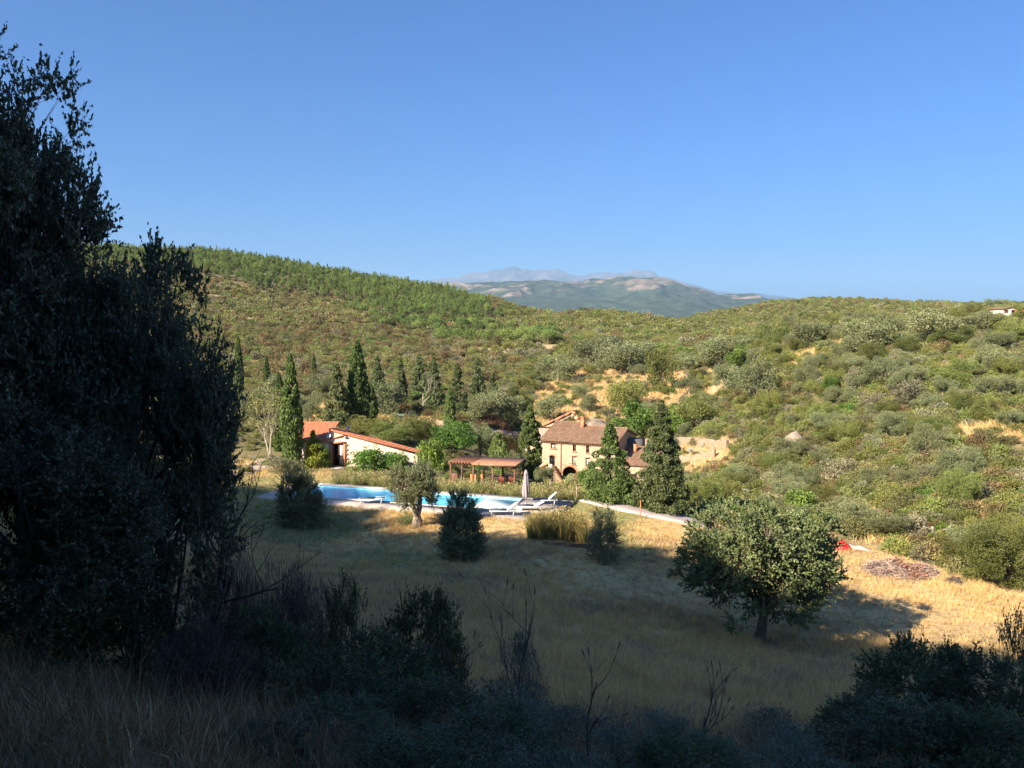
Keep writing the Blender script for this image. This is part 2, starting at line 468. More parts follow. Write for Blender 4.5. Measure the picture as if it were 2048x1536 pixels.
M['pool_step'] = plain('pool_step', (0.62, 0.70, 0.66), 0.7, var=0.05)
M['rock'] = plain('rock', (0.21, 0.165, 0.13), 0.95, var=0.4, scale=1.2)
M['rust_leaf'] = foliage('rust_leaf', [(0.22, 0.11, 0.06), (0.36, 0.19, 0.10)], 0.7, 0.2, 0.1)
M['drive'] = plain('drive', (0.35, 0.29, 0.275), 0.95, var=0.12, scale=0.8)
M['track'] = plain('track', (0.47, 0.33, 0.22), 0.95, var=0.25, scale=0.6)


def tile_mat(name, a, b, c):
    m, nt, bs, o = new_mat(name)
    tc = nt.nodes.new('ShaderNodeTexCoord')
    at_ = nt.nodes.new('ShaderNodeAttribute'); at_.attribute_name = 'tint'
    col = ramp(nt, at_.outputs['Fac'], [(0.0, a), (0.5, b), (1.0, c)])
    n = noise_out(nt, 1.4, 5)
    nt.links.new(mixc(nt, ramp(nt, n, [(0.35, (0, 0, 0)), (0.75, (0.6, 0.6, 0.6))]), col, (0.20, 0.15, 0.10)), bs.inputs['Base Color'])
    bs.inputs['Roughness'].default_value = 0.9
    return m


M['tiles_old'] = tile_mat('tiles_old', (0.11, 0.06, 0.036), (0.175, 0.092, 0.053), (0.25, 0.135, 0.078))
M['tiles_new'] = tile_mat('tiles_new', (0.42, 0.12, 0.05), (0.50, 0.15, 0.062), (0.56, 0.19, 0.085))


def stone_mat(name, c1, c2, joint, scale=3.0):
    m, nt, b, o = new_mat(name)
    tc = nt.nodes.new('ShaderNodeTexCoord')
    v = nt.nodes.new('ShaderNodeTexVoronoi'); v.inputs['Scale'].default_value = scale
    v2 = nt.nodes.new('ShaderNodeTexVoronoi'); v2.feature = 'DISTANCE_TO_EDGE'; v2.inputs['Scale'].default_value = scale
    mp = nt.nodes.new('ShaderNodeMapping'); mp.inputs['Scale'].default_value = (0.8, 0.8, 1.5)
    nt.links.new(tc.outputs['Object'], mp.inputs['Vector'])
    nt.links.new(mp.outputs[0], v.inputs['Vector']); nt.links.new(mp.outputs[0], v2.inputs['Vector'])
    sep = nt.nodes.new('ShaderNodeSeparateColor'); nt.links.new(v.outputs['Color'], sep.inputs[0])
    col = ramp(nt, sep.outputs[0], [(0.0, c1), (0.55, c2), (0.85, tuple(x * 0.75 for x in c1)), (1.0, tuple(x * 1.1 for x in c2))])
    e = ramp(nt, v2.outputs['Distance'], [(0.0, (1, 1, 1)), (0.09, (0, 0, 0))])
    n = noise_out(nt, 0.5, 5)
    col = mixc(nt, ramp(nt, n, [(0.4, (0, 0, 0)), (0.62, (0.75, 0.75, 0.75))]), col, joint)
    nt.links.new(mixc(nt, e, col, joint), b.inputs['Base Color'])
    b.inputs['Roughness'].default_value = 0.95
    bump(nt, b, v2.outputs['Distance'], 0.5, 0.05)
    return m


M['stone'] = stone_mat('stone', (0.25, 0.18, 0.115), (0.38, 0.295, 0.20), (0.42, 0.325, 0.22), 2.4)
M['stone_wall'] = stone_mat('stone_wall', (0.20, 0.14, 0.085), (0.30, 0.22, 0.14), (0.24, 0.17, 0.11), 2.0)


def ground_mat():
    m, nt, b, o = new_mat('ground')
    at_ = nt.nodes.new('ShaderNodeAttribute'); at_.attribute_name = 'cover'
    sep = nt.nodes.new('ShaderNodeSeparateColor'); nt.links.new(at_.outputs['Color'], sep.inputs[0])
    n1 = noise_out(nt, 0.35, 8); n2 = noise_out(nt, 3.0, 8); n3 = noise_out(nt, 16.0, 4)
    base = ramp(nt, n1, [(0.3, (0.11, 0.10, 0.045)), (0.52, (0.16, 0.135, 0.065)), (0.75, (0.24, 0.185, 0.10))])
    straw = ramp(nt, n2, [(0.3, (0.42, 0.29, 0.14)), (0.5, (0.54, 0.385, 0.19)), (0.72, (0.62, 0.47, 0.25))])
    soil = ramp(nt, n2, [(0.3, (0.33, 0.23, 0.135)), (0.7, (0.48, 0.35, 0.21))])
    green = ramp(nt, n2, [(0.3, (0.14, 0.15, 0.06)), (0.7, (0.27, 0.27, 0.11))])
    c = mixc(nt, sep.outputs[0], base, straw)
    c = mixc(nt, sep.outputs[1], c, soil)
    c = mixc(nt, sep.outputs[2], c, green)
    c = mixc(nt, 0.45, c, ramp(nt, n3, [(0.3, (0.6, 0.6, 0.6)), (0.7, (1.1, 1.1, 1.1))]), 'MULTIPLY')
    nt.links.new(c, b.inputs['Base Color'])
    b.inputs['Roughness'].default_value = 1.0; b.inputs['Specular IOR Level'].default_value = 0.1
    bump(nt, b, n3, 0.6, 0.08)
    return m


M['ground'] = ground_mat()


# ------------------------------------------------------------------ regions (photo outlines of the ground cover)
def inpoly(px, py, poly):
    poly = np.asarray(poly, float)
    c = np.zeros(px.shape, bool)
    j = len(poly) - 1
    for i in range(len(poly)):
        xi, yi = poly[i]; xj, yj = poly[j]
        with np.errstate(divide='ignore', invalid='ignore'):
            k = ((yi > py) != (yj > py)) & (px < (xj - xi) * (py - yi) / (yj - yi + 1e-12) + xi)
        c ^= k; j = i
    return c


SOIL = [[(1030, 862), (1050, 800), (1120, 745), (1190, 738), (1300, 742), (1400, 735), (1485, 738), (1480, 785), (1400, 800), (1330, 825), (1230, 845), (1150, 860)],
        [(636, 601), (740, 604), (740, 616), (650, 613)], [(850, 678), (905, 684), (945, 716), (925, 722), (880, 702)], [(950, 690), (1010, 700), (1000, 712), (950, 702)],
        [(600, 812), (690, 800), (700, 845), (610, 850)], [(735, 826), (870, 826), (880, 860), (740, 855)], [(1410, 652), (1490, 670), (1400, 668)],
        [(1640, 692), (1662, 668), (1705, 668), (1690, 684)], [(1800, 670), (1822, 668), (1830, 722), (1808, 724)], [(1640, 940), (1680, 940), (1690, 1010), (1650, 1010)],
        [(1935, 1000), (1975, 1000), (1985, 1060), (1950, 1060)], [(1350, 895), (1460, 880), (1470, 940), (1390, 960)], [(1900, 850), (2048, 845), (2048, 880), (1920, 880)],
        [(1000, 690), (1060, 685), (1060, 700), (1000, 705)], [(1290, 680), (1340, 682), (1330, 692), (1290, 690)]]
FIELD = [(-3000, 1800), (-3000, 1030), (380, 1030), (560, 1030), (960, 1040), (1350, 1040), (1640, 1084), (1720, 1090), (1800, 1112), (1960, 1164), (2060, 1186), (2600, 1280), (2600, 1800)]


def cover(x, y, z):
    px, py = project(x, y, z)
    r = np.sqrt(x * x + y * y)
    n = fbm(x / 7, y / 7, 31, 4); nn = fbm(x / 2.2, y / 2.2, 33, 3)
    front = y > 1.0
    jx = px + (n - 0.5) * 50; jy = py + (nn - 0.5) * 24
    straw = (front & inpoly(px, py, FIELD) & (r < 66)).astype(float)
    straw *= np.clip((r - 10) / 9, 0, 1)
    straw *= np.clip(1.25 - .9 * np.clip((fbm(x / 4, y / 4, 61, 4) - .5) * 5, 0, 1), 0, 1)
    straw = np.maximum(straw, (front & (r > 60) & (r < 90) & (py > 925) & (px < 660)).astype(float) * 0.8)
    straw = np.maximum(straw, (front & (r > 40) & (r < 68) & (py > 990) & (px < 1400)).astype(float) * 0.9)
    soil = np.zeros(len(x))
    for p in SOIL:
        soil = np.maximum(soil, (front & (r > 55) & inpoly(jx, jy, p)).astype(float))
    soil = np.maximum(soil, np.clip((fbm(x / 14, y / 14, 41, 4) - 0.64) * 8, 0, 1) * (r > 66))
    # greener sward near the trees and the pool
    green = straw * np.clip((n - 0.40) * 6, 0, 1) * np.clip((1190 - py) / 90, 0, 1) * (px < 1400)
    green = np.maximum(green, straw * np.clip((n - 0.6) * 6, 0, 1) * 0.5)
    return straw, soil, green, px, py, r


# ------------------------------------------------------------------ terrain mesh
def build_terrain():
    rings = [1.0]
    while rings[-1] < 2800:
        r = rings[-1]
        rings.append(r * (1.03 if r < 6 else 1.02 if r < 40 else 1.009 if r < 85 else 1.014 if r < 700 else 1.05))
    r = np.array(rings)
    a = np.radians(np.concatenate([np.arange(-180, -45, 2.5), np.arange(-45, 45, 0.3), np.arange(45, 180, 2.5)]))
    A, R = np.meshgrid(a, r)
    X = (R * np.sin(A)).ravel(); Y = (R * np.cos(A)).ravel()
    Z = height(X, Y)
    nr, na = len(r), len(a)
    i = np.arange(nr - 1)[:, None] * na; j = np.arange(na)[None]
    q = np.stack([i + j, i + (j + 1) % na, i + na + (j + 1) % na, i + na + j], -1).reshape(-1, 4)
    V = np.stack([X, Y, Z], -1)
    V = np.concatenate([V, [[0, 0, hz(0, 0)]]])
    mb = MB(); mb.add(V, q[:, ::-1].copy())
    c = len(V) - 1
    mb.loops.append(np.array([k for jj in range(na) for k in (c, jj, (jj + 1) % na)][::1])); mb.sizes.append(np.full(na, 3)); mb.mi.append(np.zeros(na)); mb.tint.append(np.zeros(na))
    o = mb.obj('ground', M['ground'], smooth=True)
    st, so, gr, *_ = cover(V[:, 0], V[:, 1], V[:, 2])
    ca = o.data.color_attributes.new('cover', 'FLOAT_COLOR', 'POINT')
    ca.data.foreach_set('color', np.stack([st, so, gr, np.ones(len(st))], -1).astype(np.float32).ravel())
    # make all faces look up
    nrm = np.empty(len(o.data.polygons) * 3); o.data.polygons.foreach_get('normal', nrm)
    if nrm.reshape(-1, 3)[:, 2].mean() < 0:
        o.data.flip_normals()
    tag(o, kind='structure', label='dry field and scrub covered hills')
    return o


build_terrain()
mb = MB()
g = np.linspace(-1, 1, 9)
GX, GY = np.meshgrid(g * 28000, g * 16500 + 15500)
i = np.arange(8)[:, None] * 9; j = np.arange(8)[None]
mb.add(np.stack([GX.ravel(), GY.ravel(), np.full(81, -110.0)], -1), np.stack([i + j, i + j + 1, i + 10 + j, i + 9 + j], -1).reshape(-1, 4))
vp = mb.obj('valley_plain', plain('valley_green', (0.09, 0.10, 0.05), 1.0, scale=0.002, spec=0.0))
tag(vp, kind='structure')


# ------------------------------------------------------------------ far mountains
def mountain(name, ridge, D, depth, seed, rough_amp, mat, base_z=-110.0):
    ridge = np.array(ridge, float)
    n, m = 260, 90
    px = np.linspace(ridge[0, 0], ridge[-1, 0], n)
    py = np.interp(px, ridge[:, 0], ridge[:, 1])
    t = np.linspace(-1, 1, m)
    PX, T = np.meshgrid(px, t)
    Y = D + T * depth
    X = (PX - 1024) / F * D
    H = CZ + (640 - np.interp(PX, ridge[:, 0], ridge[:, 1])) / F * D * 1.0
    s = depth
    rid = 1 - np.abs(2 * fbm(X / s * 4.0, Y / s * 2.2, seed, 6) - 1)
    fall = np.clip(1 - np.abs(T), 0, 1) ** 0.85
    shape = fall * (1 - 0.62 * (1 - rid) * np.minimum(1, np.abs(T) * 4 + 0.06)) + 0.0
    edge = np.clip(np.minimum(PX - ridge[0, 0], ridge[-1, 0] - PX) / 60, 0, 1)
    Z = base_z + (H - base_z) * shape + rough_amp * (fbm(X / s * 22, Y / s * 22, seed + 5, 4) - 0.5) * fall
    V = np.stack([X.ravel(), Y.ravel(), Z.ravel()], -1)
    i = np.arange(m - 1)[:, None] * n; j = np.arange(n - 1)[None]
    mb = MB().add(V, np.stack([i + j, i + j + 1, i + n + j + 1, i + n + j], -1).reshape(-1, 4))
    o = mb.obj(name, mat, smooth=True)
    return tag(o, kind='structure')


def mountain_mat(name, veg, bare, scale, lo, hi, z0, zs):
    m, nt, b, o = new_mat(name)
    n = noise_out(nt, scale, 9, rough=.68); n2 = noise_out(nt, scale * 7, 7)
    geo = nt.nodes.new('ShaderNodeNewGeometry'); sx = nt.nodes.new('ShaderNodeSeparateXYZ'); nt.links.new(geo.outputs['Position'], sx.inputs[0])
    mr = nt.nodes.new('ShaderNodeMapRange'); mr.clamp = True
    mr.inputs['From Min'].default_value = z0; mr.inputs['From Max'].default_value = z0 + zs; mr.inputs['To Min'].default_value = -.12; mr.inputs['To Max'].default_value = .12
    nt.links.new(sx.outputs['Z'], mr.inputs['Value'])
    ad = nt.nodes.new('ShaderNodeMath'); ad.operation = 'ADD'; nt.links.new(n, ad.inputs[0]); nt.links.new(mr.outputs[0], ad.inputs[1])
    c = ramp(nt, ad.outputs[0], [(lo, veg), (hi, bare)])
    c = mixc(nt, 0.7, c, ramp(nt, n2, [(0.38, (0.45, 0.45, 0.45)), (0.62, (1.2, 1.2, 1.2))]), 'MULTIPLY')
    nt.links.new(c, b.inputs['Base Color']); b.inputs['Roughness'].default_value = 1; b.inputs['Specular IOR Level'].default_value = 0
    return m


mountain('mountain', [(740, 600), (800, 585), (850, 572), (900, 567), (1000, 564), (1090, 561), (1180, 560), (1215, 552), (1245, 552), (1290, 553), (1330, 560), (1380, 575), (1430, 585), (1480, 586), (1560, 600), (1700, 625), (1800, 640)],
         8600, 3600, 3, 80, mountain_mat('hill_scrub', (0.05, 0.065, 0.04), (0.22, 0.165, 0.125), 0.0016, 0.60, 0.66, 60, 320))
mountain('mountain', [(700, 590), (780, 575), (845, 565), (905, 557), (940, 546), (985, 542), (1005, 539), (1028, 533), (1060, 543), (1085, 541), (1112, 537), (1150, 552), (1200, 547), (1215, 545), (1250, 547), (1268, 540), (1300, 541), (1325, 552), (1380, 568), (1430, 583), (1510, 586), (1560, 594), (1620, 598), (1720, 606), (1820, 615)],
         25000, 6000, 8, 160, mountain_mat('high_rock', (0.03, 0.035, 0.04), (0.10, 0.08, 0.07), 0.0005, 0.50, 0.66, 400, 900))


# ------------------------------------------------------------------ plants
def rdirs(rng, n):
    v = rng.normal(size=(n, 3)); return v / np.linalg.norm(v, axis=1)[:, None]


def leaves(mb, rng, c, axis, L, W, mat, tint, hexleaf=False, fold=0.0):
    """one small pointed blade at each c, along axis"""
    n = len(c)
    if n == 0: return
    axis = axis / (np.linalg.norm(axis, axis=1)[:, None] + 1e-9)
    w = np.cross(axis, rdirs(rng, n)); w /= np.linalg.norm(w, axis=1)[:, None] + 1e-9
    L = (L * rng.uniform(0.7, 1.3, n))[:, None]; W = (W * rng.uniform(0.7, 1.3, n))[:, None]
    base = c - axis * L * 0.5; tip = c + axis * L * 0.5
    if hexleaf:
        nn = np.cross(axis, w) * L * 0.06
        V = np.stack([base, c - axis * L * .22 + w * W * .42, c + axis * L * .12 + w * W * .48, tip - nn * 2, c + axis * L * .12 - w * W * .48, c - axis * L * .22 - w * W * .42], 1)
        mb.add(V, np.arange(n * 6).reshape(n, 6), mat, tint)
    else:
        V = np.stack([base, c + w * W * .5, tip, c - w * W * .5], 1)
        mb.add(V, np.arange(n * 4).reshape(n, 4), mat, tint)


def crown_centres(rng, shape, n, H, W, th, cr, lobes=0):
    out = []
    if lobes:
        hh = (H - th) / 2; lb = []
        for k in range(lobes):
            a = 2 * PI * (k + rng.uniform(-.3, .3)) * .618 + .4; zz = -0.75 + 1.55 * (k + .5) / lobes
            q = math.sqrt(max(0, 1 - zz * zz * .8)) * rng.uniform(.55, .72)
            lb.append((q * W / 2 * math.cos(a), q * W / 2 * math.sin(a), th + hh + zz * hh * .66, W / 2 * rng.uniform(.30, .46)))
        while len(out) < n:
            L = lb[int(rng.integers(0, lobes))]; d = rdirs(rng, 1)[0]; k = rng.uniform(.35, 1) ** .5
            p = (L[0] + d[0] * L[3] * k, L[1] + d[1] * L[3] * k, L[2] + d[2] * L[3] * k * .8)
            if p[2] > th + cr * .4: out.append(p)
        return np.array(out)
    while len(out) < n:
        if shape == 'round':
            d = rdirs(rng, 1)[0]
            if d[2] < -0.8: continue
            k = rng.uniform(0.3, 1.0) ** 0.5
            a = W / 2 - cr; h = (H - th) / 2 - cr * 0.6
            bump_ = 0.82 + 0.36 * vnoise(d[0] * 2 + 9, d[1] * 2 + d[2] * 3, int(W * 10))
            out.append((d[0] * a * k * bump_, d[1] * a * k * bump_, th + (H - th) / 2 + d[2] * h * k * bump_))
        elif shape == 'umbrella':
            a = rng.uniform(0, 2 * PI); k = math.sqrt(rng.uniform(0, 1)); rr = (W / 2 - cr * .7) * k
            out.append((rr * math.cos(a), rr * math.sin(a), H - cr - (H - th) * 0.55 * k ** 2.2 - rng.uniform(0, .12) * H))
        elif shape == 'cone':
            t = rng.uniform(0, 1) ** 1.35
            rr = (W / 2) * (1 - t) ** 0.8 * rng.uniform(0.45, 1.0); a = rng.uniform(0, 2 * PI)
            out.append((rr * math.cos(a), rr * math.sin(a), th + t * (H - th - cr * .5)))
        elif shape == 'column':
            t = rng.uniform(0.0, 1)
            rr = (W / 2 - cr * .5) * max(0.03, (math.sin(PI * (0.16 + 0.84 * t) ** 0.75)) ** 0.75 if t > .3 else 0.55 + 1.2 * t) * rng.uniform(0.75, 1.0)
            a = rng.uniform(0, 2 * PI)
            out.append((rr * math.cos(a), rr * math.sin(a), th + t * (H - th - cr)))
        elif shape == 'bush':
            d = rdirs(rng, 1)[0]; d[2] = abs(d[2])
            k = rng.uniform(0.35, 1.0) ** 0.5
            bump_ = 0.75 + 0.5 * vnoise(d[0] * 2 + 5, d[1] * 2 + d[2] * 3, int(H * 100))
            out.append((d[0] * (W / 2 - cr) * k * bump_, d[1] * (W / 2 - cr) * k * bump_, cr * .4 + d[2] * (H - cr * 1.4) * k * bump_))
    return np.array(out)


def make_plant(name, seed, shape, H, W, th, n_clump, cr, per, L, Wd, leafm, barkm, trunk_r=0.15, limbs=7, trunks=1, up=0.3, squash=0.8, hexleaf=False,
               lean=0.0, accents=None, twigs=0, fill=0.55, limb_r=0.35, flame=False, lobes=0):
    """returns {'crown': mesh, 'trunk': mesh or None, 'all': mesh, H, W}"""
    rng = np.random.default_rng(seed); random.seed(seed)
    C = crown_centres(rng, shape, n_clump, H, W, th, cr, lobes)
    lb = MB(); tb = MB()
    sizes = cr * rng.uniform(0.65, 1.3, len(C))
    if shape in ('cone', 'column'): sizes *= np.clip(1.15 - .85 * C[:, 2] / H, .3, 1)
    ct = rng.uniform(0, 1, len(C))
    idx = np.repeat(np.arange(len(C)), per)
    d = rdirs(rng, len(idx))
    rad = rng.uniform(fill, 1.0, len(idx)) ** 0.6
    off = d * (rad * sizes[idx])[:, None]; off[:, 2] *= squash * (2.0 if flame else 1)
    P = C[idx] + off
    P[:, 2] = np.maximum(P[:, 2], L * 0.4)
    ax = d * 0.9 + rdirs(rng, len(idx)) * 0.8 + np.array([0, 0, up])
    if flame: ax = d * 0.35 + rdirs(rng, len(idx)) * 0.3 + np.array([0, 0, 1.3])
    t = np.clip(0.5 * ct[idx] + 0.5 * rng.uniform(0, 1, len(idx)), 0, 1)
    leaves(lb, rng, P, ax, L, Wd, 0, t, hexleaf)
    mats = [leafm]
    if accents:
        am, frac = accents
        mats.append(am)
        pick = rng.choice(len(C), max(1, int(len(C) * frac)), replace=False)
        for k in pick:
            n = per // 2; dd = rdirs(rng, n)
            leaves(lb, rng, C[k] + dd * sizes[k] * 1.02, dd + rdirs(rng, n), L, Wd, 1, rng.uniform(0, 1, n), hexleaf)
    top = C[:, 2].max()
    if trunk_r > 0:
        for ti in range(trunks):
            a = ti * 2 * PI / max(1, trunks) + rng.uniform(0, 1)
            sprd = (W * 0.13 if trunks > 1 else lean)
            hh = th + (H - th) * (0.75 if shape in ('cone', 'column') else 0.4)
            k = np.linspace(0, 1, 7)[:, None]
            wob = np.cumsum(rng.normal(0, trunk_r * 0.35, (7, 3)), 0) * [1, 1, 0]; wob[0] = 0
            pts = k * np.array([[math.cos(a) * sprd, math.sin(a) * sprd, hh]]) + wob
            pts[0, 2] = -0.4
            rr = trunk_r / math.sqrt(trunks) * np.array([1.55, 1.1, .95, .85, .72, .55, .3])
            tb.tube(pts, rr, 8)
            mid = pts[3]
            sel = rng.choice(len(C), min(limbs, len(C)), replace=False)
            for s in sel:
                e = C[s]
                b0 = pts[int(rng.integers(2, 6))] if shape not in ('cone', 'column') else np.array([0, 0, max(th * .6, e[2] - np.hypot(e[0], e[1]) * .7)])
                m_ = (b0 + e) / 2 + rng.normal(0, 0.05, 3) * H * .4 + np.array([0, 0, -0.02 * H])
                r0 = trunk_r * limb_r
                tb.tube([b0, b0 * .6 + m_ * .4, m_, m_ * .4 + e * .6, e], r0 * np.array([1, .8, .6, .4, .2]), 5)
    for k in range(twigs):
        s = int(rng.integers(0, len(C))); b0 = C[s]; dd = b0 - np.array([0, 0, th]); dd = dd / np.linalg.norm(dd) + rng.normal(0, .3, 3)
        e = b0 + dd * cr * rng.uniform(.9, 1.45); m_ = (b0 + e) / 2 + rng.normal(0, .06, 3) * cr
        tb.tube([b0, m_, e], [0.010 * H / 5, .007 * H / 5, .003 * H / 5], 4)
    lv = np.concatenate(lb.v)
    H = float(np.percentile(lv[:, 2], 99.7)); W = 2 * float(np.percentile(np.hypot(lv[:, 0], lv[:, 1]), 97.5))
    out = {'H': H, 'W': W, 'crown': lb.mesh(name + '_crown', mats), 'trunk': tb.mesh(name + '_trunk', [barkm], True) if tb.v else None}
    if tb.v:
        allb = MB()
        allb.v = lb.v + tb.v; allb.n = lb.n + tb.n
        allb.loops = lb.loops + [l + lb.n for l in tb.loops]; allb.sizes = lb.sizes + tb.sizes
        allb.mi = lb.mi + [np.full(len(x), len(mats)) for x in tb.mi]; allb.tint = lb.tint + tb.tint
        out['all'] = allb.mesh(name, mats + [barkm])
    else:
        out['all'] = out['crown']
    return out


def spikes(mb, A, B, r, mat):
    """thin three sided twigs from A to B"""
    n = len(A); d = B - A; d = d / (np.linalg.norm(d, axis=1)[:, None] + 1e-9)
    a = np.cross(d, np.array([0.3, 0.5, 0.81])); a /= np.linalg.norm(a, axis=1)[:, None] + 1e-9; b = np.cross(d, a)
    r = np.broadcast_to(r, (n,))[:, None]
    V = np.stack([A + a * r, A + (-.5 * a + .87 * b) * r, A + (-.5 * a - .87 * b) * r, B], 1)
    q = np.arange(n)[:, None] * 4
    mb.add(V, np.concatenate([q + np.array([[0, 1, 3]]), q + np.array([[1, 2, 3]]), q + np.array([[2, 0, 3]])]), mat)


def sprig_plant(name, seed, shape, H, W, th, lobes, n_sec, cr, n_sprig, sl, n_leaf, L, Wd, leafm, barkm, trunk_r=.15, trunks=1, up=.3, hexleaf=False, accents=None, bare=0):
    """a plant grown as trunk > limbs > branches > sprigs, leaves set along every sprig"""
    rng = np.random.default_rng(seed)
    C = crown_centres(rng, shape, n_sec, H, W, th, cr, lobes)
    lb = MB(); tb = MB()
    mid = np.array([0, 0, th + (H - th) * .35])
    od = C - mid; od /= np.linalg.norm(od, axis=1)[:, None] + 1e-9
    ct = rng.uniform(0, 1, len(C))
    idx = np.repeat(np.arange(len(C)), n_sprig); m = len(idx)
    d = od[idx] * .75 + rdirs(rng, m) + np.array([0, 0, up]); d /= np.linalg.norm(d, axis=1)[:, None]
    base = C[idx] + rdirs(rng, m) * cr * .3
    ln = sl * rng.uniform(.45, 1.25, m)
    tip = base + d * ln[:, None]
    spikes(tb, base, tip, .0035 * max(1, L / .06), 0)
    k = np.repeat(np.arange(m), n_leaf); t = rng.uniform(.12, 1.04, len(k))
    P = base[k] + d[k] * (ln[k] * t)[:, None] + rdirs(rng, len(k)) * L * .25
    P[:, 2] = np.maximum(P[:, 2], L * .4)
    ax = d[k] * .75 + rdirs(rng, len(k)) * .85
    tint = np.clip(.4 * ct[idx][k] + .25 * rng.uniform(0, 1, m)[k] + .35 * rng.uniform(0, 1, len(k)), 0, 1)
    mats = [leafm]
    if accents:
        mats.append(accents[0]); dry = rng.uniform(0, 1, len(C)) < accents[1]
        sel = dry[idx][k]
        leaves(lb, rng, P[sel], ax[sel], L, Wd, 1, tint[sel], hexleaf); P, ax, tint = P[~sel], ax[~sel], tint[~sel]
    leaves(lb, rng, P, ax, L, Wd, 0, tint, hexleaf)
    # limbs and branches
    n_pr = max(6, len(C) // 22); pr = C[rng.choice(len(C), n_pr, replace=False)]; pr = mid + (pr - mid) * .62
    near_ = np.argmin(((C[:, None] - pr[None]) ** 2).sum(-1), 1)
    spikes(tb, pr[near_], C + od * cr * .3, trunk_r * .11, 0)
    for ti in range(trunks):
        a = ti * 2 * PI / trunks + rng.uniform(0, 1); sprd = W * .11 if trunks > 1 else 0
        hh = th + (H - th) * .35; kk = np.linspace(0, 1, 6)[:, None]
        wob = np.cumsum(rng.normal(0, trunk_r * .4, (6, 3)), 0) * [1, 1, 0]; wob[0] = 0
        pts = kk * np.array([[math.cos(a) * sprd, math.sin(a) * sprd, hh]]) + wob; pts[0, 2] = -.35
        rr = trunk_r / math.sqrt(trunks) * np.array([1.6, 1.12, .95, .82, .66, .45])
        tb.tube(pts, rr, 9)
        for q in range(ti, n_pr, trunks):
            e = pr[q]; b0 = pts[int(rng.integers(2, 6))]
            m_ = b0 * .5 + e * .5 + rng.normal(0, .05, 3) * W * .4
            tb.tube([b0, b0 * .6 + m_ * .4, m_, m_ * .4 + e * .6, e], trunk_r * np.array([.42, .36, .29, .22, .13]), 6)
    for q in range(bare):
        c = C[int(rng.integers(0, len(C)))]; dd = c - mid; dd = dd / np.linalg.norm(dd) + rng.normal(0, .35, 3); dd /= np.linalg.norm(dd)
        for w_ in range(4):
            d2 = dd + rng.normal(0, .35, 3); e = c + d2 * sl * rng.uniform(.8, 1.6)
            spikes(tb, np.array([c + dd * sl * .2 * w_]), np.array([e]), .004, 0)
    lv = np.concatenate(lb.v)
    out = {'H': float(np.percentile(lv[:, 2], 99.7)), 'W': 2 * float(np.percentile(np.hypot(lv[:, 0], lv[:, 1]), 97.5))}
    out['crown'] = lb.mesh(name + '_crown', mats); out['trunk'] = tb.mesh(name + '_trunk', [barkm]); out['all'] = out['crown']
    return out


def plant(proto, name, label, cat, px=None, base=None, w=None, h=None, pos=None, scale=None, group=None, parts=True, rz=None, sink=0.05, lo=2.0, d=None):
    """stand a copy of a plant on the ground; w and h in photo pixels, or scale"""
    if pos is None:
        if d is not None:
            p0 = at(px, 700, d); pos = np.array([p0[0], d, hz(p0[0], d)])
        else:
            pos = hit(px, base, lo)
    if pos[1] < 125 and 'fine' in proto:
        proto = proto['fine']
    if scale is None:
        k = pos[1] / F
        sx = w * k / proto['W']; sz = h * k / proto['H']
    else:
        sx, sz = scale
    if rz is None:
        rz = (pos[0] * 12.9898 + pos[1] * 78.233) % 6.283
    loc = (float(pos[0]), float(pos[1]), float(pos[2]) - sink)
    if parts and proto['trunk'] is not None:
        e = empty(name, loc, rz, label, cat, group)
        e.scale = (sx, sx, sz)
        for pn, key in (('crown', 'crown'), ('trunk', 'trunk')):
            o = bpy.data.objects.new(pn, proto[key]); COL.objects.link(o); o.parent = e
        return e
    o = bpy.data.objects.new(name, proto['all']); COL.objects.link(o)
    o.location = loc; o.rotation_euler = (0, 0, rz); o.scale = (sx, sx, sz)
    return tag(o, label, cat, group)


# ------------------------------------------------------------------ uncountable ground cover, instanced on points
_protocol = {}


